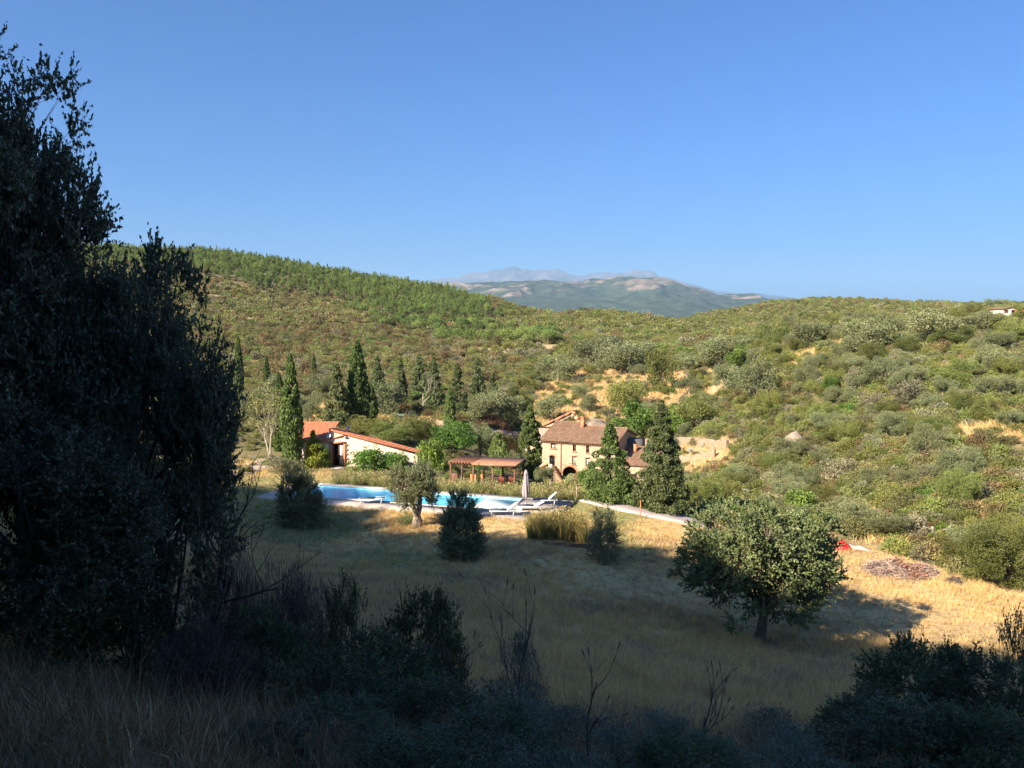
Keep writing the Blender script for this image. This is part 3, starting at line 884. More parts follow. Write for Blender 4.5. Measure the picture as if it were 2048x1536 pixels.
def stuff(name, pts, scl, rot, kinds, meshes, label):
    me = bpy.data.meshes.new(name)
    me.vertices.add(len(pts)); me.vertices.foreach_set('co', np.asarray(pts, np.float32).ravel())
    for an, ty, dat, key in (('scl', 'FLOAT_VECTOR', scl, 'vector'), ('rot', 'FLOAT_VECTOR', rot, 'vector'), ('knd', 'INT', kinds, 'value')):
        a_ = me.attributes.new(an, ty, 'POINT')
        a_.data.foreach_set(key, np.asarray(dat, np.int32 if ty == 'INT' else np.float32).ravel())
    o = bpy.data.objects.new(name, me); COL.objects.link(o)
    coll = bpy.data.collections.new(name + '_sources')
    for i, m in enumerate(meshes):
        s = bpy.data.objects.new('%s_source_%02d' % (name, i), m); coll.objects.link(s)
    ng = bpy.data.node_groups.new(name, 'GeometryNodeTree')
    ng.interface.new_socket('Geometry', in_out='INPUT', socket_type='NodeSocketGeometry')
    ng.interface.new_socket('Geometry', in_out='OUTPUT', socket_type='NodeSocketGeometry')
    gi = ng.nodes.new('NodeGroupInput'); go = ng.nodes.new('NodeGroupOutput')
    ip = ng.nodes.new('GeometryNodeInstanceOnPoints'); ci = ng.nodes.new('GeometryNodeCollectionInfo')
    ci.inputs['Collection'].default_value = coll; ci.inputs['Separate Children'].default_value = True; ci.inputs['Reset Children'].default_value = True
    ip.inputs['Pick Instance'].default_value = True
    for an, ty, sock in (('scl', 'FLOAT_VECTOR', 'Scale'), ('rot', 'FLOAT_VECTOR', 'Rotation'), ('knd', 'INT', 'Instance Index')):
        na = ng.nodes.new('GeometryNodeInputNamedAttribute'); na.data_type = ty; na.inputs['Name'].default_value = an
        ng.links.new(na.outputs['Attribute'], ip.inputs[sock])
    ng.links.new(gi.outputs[0], ip.inputs['Points']); ng.links.new(ci.outputs[0], ip.inputs['Instance']); ng.links.new(ip.outputs[0], go.inputs[0])
    md = o.modifiers.new('scatter', 'NODES'); md.node_group = ng
    return tag(o, label, kind='stuff')


def tuft_mesh(name, seed, n, h, spread, width, mat, bend=0.35, head=False):
    rng = np.random.default_rng(seed); mb = MB()
    a = rng.uniform(0, 2 * PI, n); r = spread * np.sqrt(rng.uniform(0, 1, n))
    b = np.stack([r * np.cos(a), r * np.sin(a), np.full(n, -0.03)], -1)
    hh = h * rng.uniform(0.45, 1.1, n)
    dr = rdirs(rng, n) * [1, 1, 0]; dr += np.stack([np.cos(a), np.sin(a), 0 * a], -1) * .5
    w = np.stack([-np.sin(a + 1), np.cos(a + 1), 0 * a], -1) * (width * rng.uniform(.6, 1.2, n))[:, None]
    m1 = b + dr * (hh * bend * .35)[:, None] + np.array([0, 0, 1]) * (hh * .6)[:, None]
    tp = b + dr * (hh * bend)[:, None] + np.array([0, 0, 1]) * hh[:, None]
    V = np.stack([b - w, b + w, m1 + w * .8, tp, m1 - w * .8], 1)
    q = np.arange(n)[:, None] * 5; tt = rng.uniform(0, 1, n)
    mb.add(V, q + np.array([[0, 1, 2, 4]]), 0, tt)
    mb.loops.append((q + np.array([[4, 2, 3]]) + mb.n - n * 5).ravel()); mb.sizes.append(np.full(n, 3)); mb.mi.append(np.zeros(n)); mb.tint.append(tt)
    if head:
        k = np.arange(0, n, 2)
        leaves(mb, rng, tp[k], (tp - m1)[k], .10 if width > .006 else .035, width * (5 if width > .006 else 1.8), 0, rng.uniform(.5, 1, len(k)))
    return mb.mesh(name, [mat])


# ------------------------------------------------------------------ building helpers (local frame: x along the front, y away from the viewer, z up)
def front_wall(mb, x0, x1, z0, z1, openings, y=0.0, reveal=0.35, mat=0, top=None):
    """a wall face with real openings; top(x) gives a sloping upper edge"""
    xs = sorted({x0, x1, *[o[0] for o in openings], *[o[1] for o in openings]})
    zs = sorted({z0, z1, *[o[2] for o in openings], *[o[3] for o in openings]})
    for xa, xb in zip(xs, xs[1:]):
        for za, zb in zip(zs, zs[1:]):
            if any(o[0] <= xa and xb <= o[1] and o[2] <= za and zb <= o[3] for o in openings):
                continue
            if top and zb == z1:
                mb.add([(xa, y, za), (xb, y, za), (xb, y, top(xb)), (xa, y, top(xa))], [(0, 1, 2, 3)], mat)
            else:
                mb.add([(xa, y, za), (xb, y, za), (xb, y, zb), (xa, y, zb)], [(0, 1, 2, 3)], mat)
    for o in openings:
        a, b, c, d = o[:4]; yr = y + reveal
        if len(o) > 4:                     # round-headed: fill the two spandrels and follow the arch
            R = (b - a) / 2; zc = d - R * o[4]; n = 14
            th = [PI * k / n for k in range(n + 1)]
            ar = [((a + b) / 2 + R * math.cos(t), zc + R * o[4] * math.sin(t)) for t in th]
            for (xa, za), (xb, zb) in zip(ar, ar[1:]):
                mb.add([(xb, y, zb), (xa, y, za), (xa, y, d), (xb, y, d)], [(0, 1, 2, 3)], mat)
                mb.add([(xa, y, za), (xb, y, zb), (xb, yr, zb), (xa, yr, za)], [(0, 1, 2, 3)], mat)
            zt = zc
        else:
            zt = d
            mb.add([(a, y, d), (b, y, d), (b, yr, d), (a, yr, d)], [(3, 2, 1, 0)], mat)
        mb.add([(a, y, c), (a, y, zt), (a, yr, zt), (a, yr, c)], [(3, 2, 1, 0)], mat)
        mb.add([(b, y, c), (b, y, zt), (b, yr, zt), (b, yr, c)], [(0, 1, 2, 3)], mat)
        mb.add([(a, y, c), (b, y, c), (b, yr, c), (a, yr, c)], [(0, 1, 2, 3)], mat)


def tile_roof(mb, o, u, v, W, D, pitch=0.24, row=0.42, seed=1, thick=0.09, mat=0, amp=0.055):
    """rows of rounded clay tiles on a slope: o eave corner, u along the eave, v up the slope"""
    rng = np.random.default_rng(seed)
    o = np.array(o, float); u = np.array(u, float); v = np.array(v, float)
    u /= np.linalg.norm(u); v /= np.linalg.norm(v); nrm = np.cross(u, v)
    nc = max(1, int(round(W / pitch))); nr = max(1, int(round(D / row)))
    per = 4
    for r in range(nr):
        d0, d1 = D * r / nr, D * (r + 1) / nr + 0.05
        k = np.arange(nc * per + 1)
        prof = amp * np.abs(np.sin(PI * k / per))
        jit = np.repeat(rng.normal(0, .008, nc), per); jit = np.append(jit, 0)
        xs = k / (nc * per) * W
        A = o + xs[:, None] * u + d0 * v + (prof + 0.045 + jit)[:, None] * nrm
        B = o + xs[:, None] * u + d1 * v + (prof + 0.010 + jit)[:, None] * nrm
        n = len(k)
        i = np.arange(n - 1)
        mb.add(np.concatenate([A, B]), np.stack([i, i + 1, n + i + 1, n + i], -1), mat, np.repeat(rng.uniform(0, 1, nc), per))
        A2 = o + xs[:, None] * u + d0 * v - 0.01 * nrm
        mb.add(np.concatenate([A2, A]), np.stack([i, i + 1, n + i + 1, n + i], -1), mat, 0.2)
    c = [o - thick * nrm, o + W * u - thick * nrm, o + W * u + D * v - thick * nrm, o + D * v - thick * nrm]
    mb.hexa(c + [p + (thick - .005) * nrm for p in c], mat, 0.3)


def window(parent, x0, x1, z0, z1, y, glass='dark_glass', wood='window_wood', bars=1, arch=0.0, name='window'):
    f = MB(); t = 0.07
    f.box(((x0 + t / 2), y, (z0 + z1) / 2), (t, .07, z1 - z0)); f.box(((x1 - t / 2), y, (z0 + z1) / 2), (t, .07, z1 - z0))
    f.box(((x0 + x1) / 2, y, z0 + t / 2), (x1 - x0 - 2 * t, .07, t)); f.box(((x0 + x1) / 2, y, z1 - t / 2), (x1 - x0 - 2 * t, .07, t))
    if bars: f.box(((x0 + x1) / 2, y + .002, (z0 + z1) / 2), (.05, .06, z1 - z0 - 2 * t))
    f.box(((x0 + x1) / 2, y + .004, z0 + (z1 - z0) * .55), (x1 - x0 - 2 * t, .05, .04))
    fo = f.obj(name, M[wood], parent)
    p = MB().box(((x0 + x1) / 2, y + .05, (z0 + z1) / 2), (x1 - x0 - .04, .02, z1 - z0 - .04))
    p.obj('pane', M[glass], fo)
    return fo


# ------------------------------------------------------------------ stone farmhouse
FA = at(1083, 972, 122.8); FZ = -8.45
farm = empty('stone_farmhouse', (float(FA[0]), float(FA[1]), FZ), math.radians(-25), 'old stone farmhouse with clay tile roof and arched ground floor opening among the cypresses', 'house')
EAVE, LEN, DEP = 6.75, 11.4, 10.2
RISE_R, RISE_L = 1.55, 1.85
w = MB()
OP = [(1.45, 2.35, 5.55, 6.5), (4.92, 5.42, 5.35, 6.4), (6.98, 7.48, 5.25, 6.4), (4.85, 5.45, 3.35, 4.6), (6.9, 7.5, 3.3, 4.5), (9.4, 9.9, 5.2, 6.3), (9.4, 9.95, 3.3, 4.4),
      (1.25, 2.12, 2.95, 4.5, 0.55), (3.35, 5.65, -0.5, 3.05, 1.0)]
front_wall(w, 0, LEN, -1.2, EAVE, OP)
w.add([(0, 0, -1.2), (0, 0, EAVE), (0, DEP / 2, EAVE + 1.7), (0, DEP, EAVE), (0, DEP, -1.2)], [(0, 1, 2, 3, 4)])
w.add([(LEN, 0, -1.2), (LEN, 0, EAVE), (LEN, DEP / 2, EAVE + 1.4), (LEN, DEP, EAVE), (LEN, DEP, -1.2)], [(4, 3, 2, 1, 0)])
w.add([(0, DEP, -1.2), (LEN, DEP, -1.2), (LEN, DEP, EAVE), (0, DEP, EAVE)], [(3, 2, 1, 0)])
wall_o = w.obj('wall', M['stone'], farm)
r = MB()
SL = RISE_R / (DEP / 2); vv = (0, math.cos(math.atan(SL)), math.sin(math.atan(SL)))
DR = (DEP / 2 + .4) / vv[1]
tile_roof(r, (4.6, -0.4, EAVE - .4 * SL + .12), (1, 0, 0), vv, LEN - 4.6 + .3, DR, seed=3)
tile_roof(r, (-0.3, -0.4, EAVE - .4 * SL + .12), (1, 0, 0), vv, 4.9, DR + 1.1, seed=4)
back = (0, -math.cos(math.atan(SL)), math.sin(math.atan(SL)))
tile_roof(r, (LEN + .3, DEP + .4, EAVE - .4 * SL + .12), (-1, 0, 0), back, LEN - 4.3, DR, seed=5)
tile_roof(r, (4.6, DEP + 2.2, EAVE + .02), (-1, 0, 0), back, 4.9, DR + .9, seed=6)
roof_o = r.obj('roof', M['tiles_old'], farm)
for a, b, yy, zz in ((-0.3, 4.6, DEP / 2 + 1.05, EAVE + RISE_R + .53), (4.6, LEN + .3, DEP / 2, EAVE + RISE_R + .2)):
    rd = MB(); n = int((b - a) / .4)
    for k in range(n):
        x = a + (k + .5) * (b - a) / n
        rd.tube([(x - .22, yy, zz), (x + .2, yy, zz + .015)], [.13, .115], 8, 0, random.random())
    rd.obj('ridge_tiles', M['tiles_old'], roof_o)

ch = MB().box((4.75, 4.7, EAVE + 2.05), (.5, .5, 1.5)).box((4.75, 4.7, EAVE + 2.83), (.62, .62, .08)).box((4.75, 4.55, EAVE + 2.98), (.5, .08, .22)).box((4.75, 4.85, EAVE + 2.98), (.5, .08, .22)).box((4.75, 4.7, EAVE + 3.13), (.6, .6, .08))
ch.obj('chimney', M['terracotta'], roof_o)
eav = MB()
for k in range(int(LEN / .3)):
    eav.box((k * .3 + .15, -.12, EAVE - .22), (.2, .26, .09), tint=random.random())
    eav.box((k * .3 + .02, -.06, EAVE - .36), (.2, .14, .08), tint=random.random())
eav.obj('eave_tiles', M['tiles_old'], roof_o)
for k, (a, b, c, d) in enumerate([o[:4] for o in OP[:7]]):
    window(farm, a, b, c, d, .22, 'pale_pane' if k in (0, 3, 4) else 'dark_glass')
    MB().box(((a + b) / 2, -.02, d + .09), (b - a + .3, .08, .16)).obj('lintel', M['brick_frame'] if k != 0 else M['window_wood'], farm)
    MB().box(((a + b) / 2, -.04, c - .05), (b - a + .3, .14, .1)).obj('sill', M['brick_frame'], farm)
dr = MB()
R = .43; n = 12
pts = [(1.25, .25, 2.95), (2.12, .25, 2.95)] + [(1.685 + R * math.cos(PI * k / n), .25, 4.5 - R * .55 + R * .55 * math.sin(PI * k / n)) for k in range(n + 1)]
dr.add(pts, [tuple(range(len(pts)))])
for x in (1.33, 1.55, 1.68, 1.82, 2.04): dr.box((x, .2, 3.6), (.04, .06, 1.28))
dr.box((1.685, .2, 3.0), (.85, .06, .08)); dr.box((1.685, .2, 3.6), (.85, .05, .05))
dr.obj('door', M['dark_glass'], farm)
# brick arches round the openings
for cx, zc, R, k, nm in ((1.685, 4.5 - .4345 * .55, .4345, .55, 0), (4.5, 3.05 - 1.15, 1.15, 1.0, 1)):
    a = MB(); n = 22
    for q in range(n):
        t0, t1 = PI * q / n + .01, PI * (q + 1) / n - .01
        P = []
        for y in (-.03, .1):
            for t, rr in ((t0, R - .01), (t1, R - .01), (t1, R + .24), (t0, R + .24)):
                P.append((cx + rr * math.cos(t), y, zc + (rr if nm else rr * k + (rr - R) * .45) * math.sin(t)))
        a.hexa(P, 0, random.random())
    a.obj('brick_arch', M['brick_frame'], farm)
a = MB().box((4.5, 1.6, 1.2), (2.5, .1, 3.9))
a.obj('porch_back_wall', M['wood_brown'], farm)
MB().tube([(3.1, -.09, 6.45), (3.1, -.09, .1)], [.055, .055], 8).obj('downpipe', M['window_wood'], farm)
st = MB()
for k in range(8):
    st.box((2.25 + k * .21, -.62, 2.95 - k * .30 - .85), (.21, 1.2, 1.7), tint=.4)
st.obj('stair_base', M['stone_wall'], farm)
tr = MB()
for k in range(8): tr.box((2.25 + k * .21, -.62, 2.95 - k * .30 + .03), (.25, 1.22, .06))
tr.obj('stair_treads', M['terracotta'], farm)
MB().box((1.6, -.65, 1.3), (1.1, 1.24, 3.3)).obj('landing', M['stone_wall'], farm)
MB().box((2.0, -1.33, 2.6), (.5, .12, 1.7)).obj('landing_parapet', M['render_white'], farm)
# lean-to below the landing, tiled
lt = MB()
lt.add([(-1.4, -3.2, -.9), (1.05, -3.2, -.9), (1.05, -3.2, 3.05), (-1.4, -3.2, 1.5)], [(0, 1, 2, 3)])
lt.add([(1.05, -3.2, -.9), (1.05, 0, -.9), (1.05, 0, 3.05), (1.05, -3.2, 3.05)], [(0, 1, 2, 3)])
lt.add([(-1.4, -3.2, -.9), (-1.4, 0, -.9), (-1.4, 0, 1.5), (-1.4, -3.2, 1.5)], [(3, 2, 1, 0)])
lt.obj('lean_to_wall', M['stone_wall'], farm)
r = MB(); tile_roof(r, (-1.7, 0, 1.42), (0, -1, 0), (2.45, 0, 1.55), 3.5, 3.2, seed=8); r.obj('lean_to_roof', M['tiles_new'], farm)
# right annex
an = MB()
front_wall(an, LEN - .2, LEN + 5.2, -1.2, 3.9, [(LEN + 2.2, LEN + 2.9, 1.4, 2.6)], y=.6)
an.add([(LEN + 5.2, .6, -1.2), (LEN + 5.2, 5.6, -1.2), (LEN + 5.2, 5.6, 5.75), (LEN + 5.2, .6, 3.9)], [(0, 1, 2, 3)])
an.add([(LEN, 5.6, -1.2), (LEN + 5.2, 5.6, -1.2), (LEN + 5.2, 5.6, 5.75), (LEN, 5.6, 5.75)], [(3, 2, 1, 0)])
an.obj('annex_wall', M['stone'], farm)
window(farm, LEN + 2.2, LEN + 2.9, 1.4, 2.6, .85)
r = MB(); tile_roof(r, (LEN + .02, .3, 3.88), (1, 0, 0), (0, 5.3, 1.95), 5.4, 5.7, seed=9); ro = r.obj('annex_roof', M['tiles_old'], farm)
MB().box((LEN + 1.75, 4.1, 5.7), (.42, .42, 1.2)).box((LEN + 1.75, 4.1, 6.32), (.52, .52, .08)).obj('annex_chimney', M['terracotta'], farm)
MB().box((LEN + .8, 6.8, 2.8), (2.6, 2.2, 8.0)).obj('rear_block', plain('dark_block', (0.09, 0.085, 0.09), .9), farm)  # block in one plain dark grey on every side
# left annex behind the cypress
la = MB().box((-2.2, 5.2, 2.2), (4.3, 4.6, 6.9))
la.obj('left_wing_wall', M['stone'], farm)
MB().box((-4.05, 2.75, 1.9), (.9, .5, 6.3)).obj('buttress', M['render_white'], farm)
r = MB(); tile_roof(r, (-4.5, 2.6, 5.7), (1, 0, 0), (0, 4.6, 1.5), 4.45, 5.1, seed=10); r.obj('left_wing_roof', plain('tile_grey', (0.36, 0.27, 0.21), .9), farm)
r = MB(); tile_roof(r, (-7.3, .2, 2.1), (1, 0, 0), (0, 3.4, 1.2), 2.9, 3.4, seed=11); r.obj('side_roof', M['tiles_new'], farm)
MB().box((-5.85, 2.2, .5), (2.5, 3.0, 3.4)).obj('side_wall', M['stone_wall'], farm)

# ruined arched gable with tiled coping behind the farmhouse
RD = 134.0
ru = empty('arched_gable_ruin', tuple(at(1140, 862, RD)), math.radians(-10), 'ruined stone gable with an open arch and bright tile coping behind the farmhouse', 'ruin')
rp = RD / F
outer = [((px - 1140) * rp, (862 - py) * rp) for px, py in ((1084, 854), (1110, 843), (1130, 833), (1143, 826), (1152, 830), (1159, 840), (1163, 855), (1163, 880))]
inner = [((px - 1140) * rp, (862 - py) * rp) for px, py in ((1122, 856), (1127, 846), (1134, 838), (1141, 834), (1147, 835), (1153, 841), (1156, 852), (1157, 880))]
wl = MB(); cpg = MB()
for (o0, o1, i0, i1) in zip(outer, outer[1:], inner, inner[1:]):
    wl.hexa([(o0[0], 0, o0[1]), (o1[0], 0, o1[1]), (i1[0], 0, i1[1]), (i0[0], 0, i0[1]), (o0[0], .7, o0[1]), (o1[0], .7, o1[1]), (i1[0], .7, i1[1]), (i0[0], .7, i0[1])])
    th = .42 if o1[0] < 1.0 else .2
    cpg.hexa([(o0[0], -.15, o0[1]), (o1[0], -.15, o1[1]), (o1[0], .85, o1[1]), (o0[0], .85, o0[1]), (o0[0], -.15, o0[1] + th), (o1[0], -.15, o1[1] + th), (o1[0], .85, o1[1] + th), (o0[0], .85, o0[1] + th)], 0, random.random())
wl.box((-3.6, .35, -2.4), (4.2, .7, 5.4))
wl.obj('gable_wall', M['stone'], ru); cpg.obj('tile_coping', M['tiles_new'], ru)

# ------------------------------------------------------------------ white house by the pool
wh = empty('white_villa', (-18.1, 82.0, 1.5), 0.0, 'white rendered house with orange tile roof and brick framed glazed door behind the pool', 'house')
w = MB()
TOP = lambda x: 3.72 - (x + 0.0) * 0.272
DX0, DX1 = .28, 1.42
front_wall(w, 0, 1.7, -.5, 3.72, [(DX0, DX1, 0.05, 2.32)], reveal=.3, top=lambda x: 3.72 - x * .272)
w.add([(1.7, 0, -.5), (8.75, 0, -.5), (8.75, 0, 1.34), (1.7, 0, 3.2576)], [(0, 1, 2, 3)])
w.add([(8.75, 0, -.5), (8.75, 3.2, -.5), (8.75, 3.2, .98), (8.75, 0, 1.34)], [(0, 1, 2, 3)])
w.add([(0, 0, -.5), (0, 3.2, -.5), (0, 3.2, 3.34), (0, 0, 3.72)], [(3, 2, 1, 0)])
w.add([(0, 3.2, -.5), (8.75, 3.2, -.5), (8.75, 3.2, .98), (0, 3.2, 3.34)], [(3, 2, 1, 0)])
front_wall(w, -3.6, 0.0, -.5, 2.68, [(-2.3, -1.5, .9, 1.9)], reveal=.2, y=-.002)
w.add([(-3.6, 0, -.5), (-3.6, 5, -.5), (-3.6, 5, 3.8), (-3.6, 0, 2.68)], [(3, 2, 1, 0)])
w.obj('wall', M['render_white'], wh)
r = MB()
vv = np.array([-8.95, 0, 2.43]); vl = np.linalg.norm(vv)
tile_roof(r, (9.0, -.22, 1.33), (0, 1, -.105), vv, 3.6, vl, seed=12, amp=.06)
ro = r.obj('roof', M['tiles_new'], wh)
r = MB(); tile_roof(r, (-3.9, -.35, 2.62), (1, 0, 0), (0, 5.4, 1.22), 3.9, 5.5, seed=13); r.obj('wing_roof', M['tiles_new'], wh)
vg = MB(); vg.hexa([(0, -.12, 2.72), (1.75, -.12, 3.12), (1.75, -.002, 3.12), (0, -.002, 2.72), (0, -.12, 2.84), (1.75, -.12, 3.24), (1.75, -.002, 3.24), (0, -.002, 2.84)])
vg.obj('tile_verge', M['terracotta'], wh)
fr = MB().box((DX0 - .11, -.04, 1.2), (.22, .12, 2.55)).box((DX1 + .11, -.04, 1.2), (.22, .12, 2.55)).box(((DX0 + DX1) / 2, -.045, 2.4), (DX1 - DX0 + .44, .13, .2))
for k in range(5): fr.box((DX1 + .33, -.02, .35 + k * .45), (.22, .06, .2))
fr.obj('door_frame', M['brick_frame'], wh)
dl = MB(); t = .07
for a, b in ((DX0, DX0 + .18), (DX0 + .64, DX1)):
    dl.box((a + t / 2, .1, 1.18), (t, .06, 2.26)); dl.box((b - t / 2, .1, 1.18), (t, .06, 2.26))
    for z in (.12, 1.0, 2.26): dl.box(((a + b) / 2, .1, z), (max(.01, b - a - 2 * t), .06, .08))
do = dl.obj('door', M['window_wood'], wh)
MB().box((DX0 + .89, .12, 1.2), (.36, .02, 2.1)).obj('pane', M['pale_pane'], do)
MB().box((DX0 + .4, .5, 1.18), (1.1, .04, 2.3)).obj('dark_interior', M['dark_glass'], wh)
window(wh, -2.3, -1.5, .9, 1.9, .12, 'pale_pane')
dish = MB(); n = 14
ring = [[(math.cos(2 * PI * k / n) * rr, .9 * rr * rr, math.sin(2 * PI * k / n) * rr) for k in range(n)] for rr in (.05, .22, .4)]
for q in range(2):
    dish.add(ring[q] + ring[q + 1], [(k, (k + 1) % n, n + (k + 1) % n, n + k) for k in range(n)])
dish.tube([(0, .2, -.35), (0, .05, 0)], [.03, .03], 6); dish.tube([(0, .0, -.1), (0, -.45, .02)], [.015, .015], 5).box((0, -.45, .03), (.08, .08, .08))
ds = dish.obj('satellite_dish', M['metal_grey'], wh); ds.location = (-.15, -.1, 3.15); ds.rotation_euler = (-.5, 0, -.9)
MB().tube([(1.65, 1.5, 3.2), (1.65, 1.5, 3.75)], [.09, .09], 8).tube([(1.65, 1.5, 3.7), (1.65, 1.5, 3.85), (1.65, 1.5, 3.95)], [.16, .16, .05], 8).obj('roof_vent', M['metal_grey'], wh)
MB().box((1.65, -.1, 2.95), (.32, .16, .12)).obj('wall_lamp', M['metal_grey'], wh)
MB().box((.85, -.6, .0), (1.7, 1.2, .12)).obj('doorstep', M['deck_stone'], wh)

# ------------------------------------------------------------------ pool
pa = math.atan2(POOL_U[1], POOL_U[0])
PZ = 2.0


def frame(name, loc, rz): return loc


pool = empty('swimming_pool', (float(POOL_C[0]), float(POOL_C[1]), PZ), pa, 'long blue swimming pool with pale coping in front of the white house', 'pool')
HL, HD = 9.2, 2.05
b = MB()
D0 = 1.35
b.add([(-HL, -HD, -D0), (HL, -HD, -D0), (HL, HD, -D0), (-HL, HD, -D0)], [(0, 1, 2, 3)])
b.add([(-HL, HD, -D0), (HL, HD, -D0), (HL, HD, 0), (-HL, HD, 0)], [(0, 1, 2, 3)])
b.add([(-HL, -HD, -D0), (HL, -HD, -D0), (HL, -HD, 0), (-HL, -HD, 0)], [(3, 2, 1, 0)])
b.add([(-HL, -HD, -D0), (-HL, HD, -D0), (-HL, HD, 0), (-HL, -HD, 0)], [(0, 1, 2, 3)])
b.add([(HL, -HD, -D0), (HL, HD, -D0), (HL, HD, 0), (HL, -HD, 0)], [(3, 2, 1, 0)])
b.obj('basin', M['pool_liner'], pool)
s = MB()
s.box((HL - 1.5, 0, -.75), (2.98, 4.08, 1.19)); s.box((HL - 3.6, 0, -.95), (1.2, 4.08, .79))
s.obj('beach_steps', M['pool_step'], pool)
c = MB()
for x0, x1, y0, y1 in ((-HL - .3, HL + .3, HD, HD + .32), (-HL - .3, HL + .3, -HD - .32, -HD), (-HL - .3, -HL, -HD, HD), (HL, HL + .3, -HD, HD)):
    c.box(((x0 + x1) / 2, (y0 + y1) / 2, -.02), (x1 - x0, y1 - y0, .09))
c.obj('coping', M['coping'], pool)
m, nt, bs, mo = new_mat('pool_water')
tr_ = nt.nodes.new('ShaderNodeBsdfTransparent'); tr_.inputs['Color'].default_value = (0.72, 0.90, 0.97, 1)
gl = nt.nodes.new('ShaderNodeBsdfGlossy'); gl.inputs['Roughness'].default_value = 0.03
fz = nt.nodes.new('ShaderNodeFresnel'); fz.inputs['IOR'].default_value = 1.12
mx = nt.nodes.new('ShaderNodeMixShader')
wn_ = noise_out(nt, 2.2, 3); bp = nt.nodes.new('ShaderNodeBump'); bp.inputs['Strength'].default_value = .25; bp.inputs['Distance'].default_value = .05
nt.links.new(wn_, bp.inputs['Height']); nt.links.new(bp.outputs[0], gl.inputs['Normal']); nt.links.new(bp.outputs[0], fz.inputs['Normal'])
df = nt.nodes.new('ShaderNodeBsdfDiffuse'); df.inputs['Color'].default_value = (0.10, 0.46, 0.70, 1)
md_ = nt.nodes.new('ShaderNodeMixShader'); md_.inputs[0].default_value = 0.42
nt.links.new(tr_.outputs[0], md_.inputs[1]); nt.links.new(df.outputs[0], md_.inputs[2])
nt.links.new(fz.outputs[0], mx.inputs[0]); nt.links.new(md_.outputs[0], mx.inputs[1]); nt.links.new(gl.outputs[0], mx.inputs[2]); nt.links.new(mx.outputs[0], mo.inputs['Surface'])
wt = MB().add([(-HL, -HD, 0), (HL, -HD, 0), (HL, HD, 0), (-HL, HD, 0)], [(0, 1, 2, 3)]).obj('water', m, pool)
wt.location = (0, 0, -.17)
d = MB()
for x0, x1, y0, y1 in ((-11.2, 13.2, HD + .32, HD + 1.0), (-11.2, 13.2, -HD - 2.0, -HD - .32), (-11.2, -HL - .3, -HD - .32, HD + .32), (HL + .3, 13.2, -HD - .32, HD + .32)):
    d.box(((x0 + x1) / 2, (y0 + y1) / 2, -.35), (x1 - x0, y1 - y0, .66))
d.obj('pool_deck', M['deck_stone'], pool)


def pool_pt(u, v, z=PZ - .02):
    return (float(POOL_C[0] + u * POOL_U[0] + v * POOL_V[0]), float(POOL_C[1] + u * POOL_U[1] + v * POOL_V[1]), z)


def deck_at(px, py):
    """place on the deck plane seen at a photo pixel"""
    x, y, z = ray(px, py); t = (PZ - .02 - CZ) / z
    return (float(x * t), float(y * t), PZ - .02)


# ------------------------------------------------------------------ sun loungers and parasol
def lounger(loc, rz, label, back=40):
    e = empty('sun_lounger', loc, rz, label, 'sun lounger', 'white sun loungers round the pool')
    f = MB(); z = .34
    for y in (-.31, .31): f.box((0, y, z), (1.95, .05, .06))
    for x in (-.95, .3, .95): f.box((x, 0, z), (.05, .57, .05))
    f.obj('frame', M['white_paint'], e)
    for x in (-.8, .78):
        for y in (-.31, .31):
            MB().tube([(x, y, z - .03), (x - .06, y, 0)], [.028, .024], 6).obj('leg', M['white_paint'], e)
    MB().box((-.33, 0, z + .045), (1.2, .6, .025)).obj('seat', M['dark_sling'], e)
    b = MB(); a = math.radians(back)
    p0 = np.array([.3, 0, z + .045]); dr = np.array([math.cos(a), 0, math.sin(a)])
    for y in (-.29, .29): b.tube([p0 + [0, y, 0], p0 + [0, y, 0] + dr * .78], [.027, .027], 6)
    b.tube([p0 + [0, -.29, 0] + dr * .78, p0 + [0, .29, 0] + dr * .78], [.027, .027], 6)
    bo = b.obj('backrest', M['white_paint'], e)
    n = np.cross(dr, [0, 1, 0]) * .012
    P = [p0 + [0, -.26, 0], p0 + [0, .26, 0], p0 + [0, .26, 0] + dr * .75, p0 + [0, -.26, 0] + dr * .75]
    MB().hexa([q - n for q in P] + [q + n for q in P]).obj('sling', M['dark_sling'] if back < 5 else M['white_paint'], bo)
    return e


lounger(deck_at(1006, 1030), pa + .32, 'white sun lounger with raised back nearest the dark olive at the pool corner', 38)
lounger(deck_at(1060, 1021), pa + .30, 'white sun lounger with a low back, middle of the three at the pool end', 22)
lounger(deck_at(1089, 1008), pa + .26, 'white sun lounger with steep back, the farthest right beside the parasol', 42)
lounger(deck_at(743, 1006), pa + .42, 'flat dark sun lounger lying alone in the shade on the near pool edge', 0)

pl = deck_at(1052, 1013)
um = empty('closed_parasol', pl, 0.3, 'closed mauve grey parasol on a thin pole beside the loungers', 'parasol')
MB().tube([(0, 0, 0), (0, 0, 2.8)], [.028, .024], 8).obj('pole', M['metal_grey'], um)
MB().box((0, 0, .06), (.6, .6, .12)).box((0, 0, .2), (.1, .1, .2)).obj('base', M['metal_grey'], um)
cl = MB(); n = 28; zs_ = [(.78, .20), (.95, .26), (1.3, .24), (1.8, .20), (2.3, .15), (2.55, .15), (2.7, .11), (2.82, .02)]
V = []
for z, rr in zs_:
    for k in range(n):
        a = 2 * PI * k / n
        q = rr * (1 + .3 * math.sin(a * 7 + z * 1.3) * (1 if z < 2.5 else .3))
        V.append((q * math.cos(a), q * math.sin(a), z + (.07 * math.sin(a * 4) if z < .9 else 0)))
cl.add(V, [(i * n + k, i * n + (k + 1) % n, (i + 1) * n + (k + 1) % n, (i + 1) * n + k) for i in range(len(zs_) - 1) for k in range(n)])
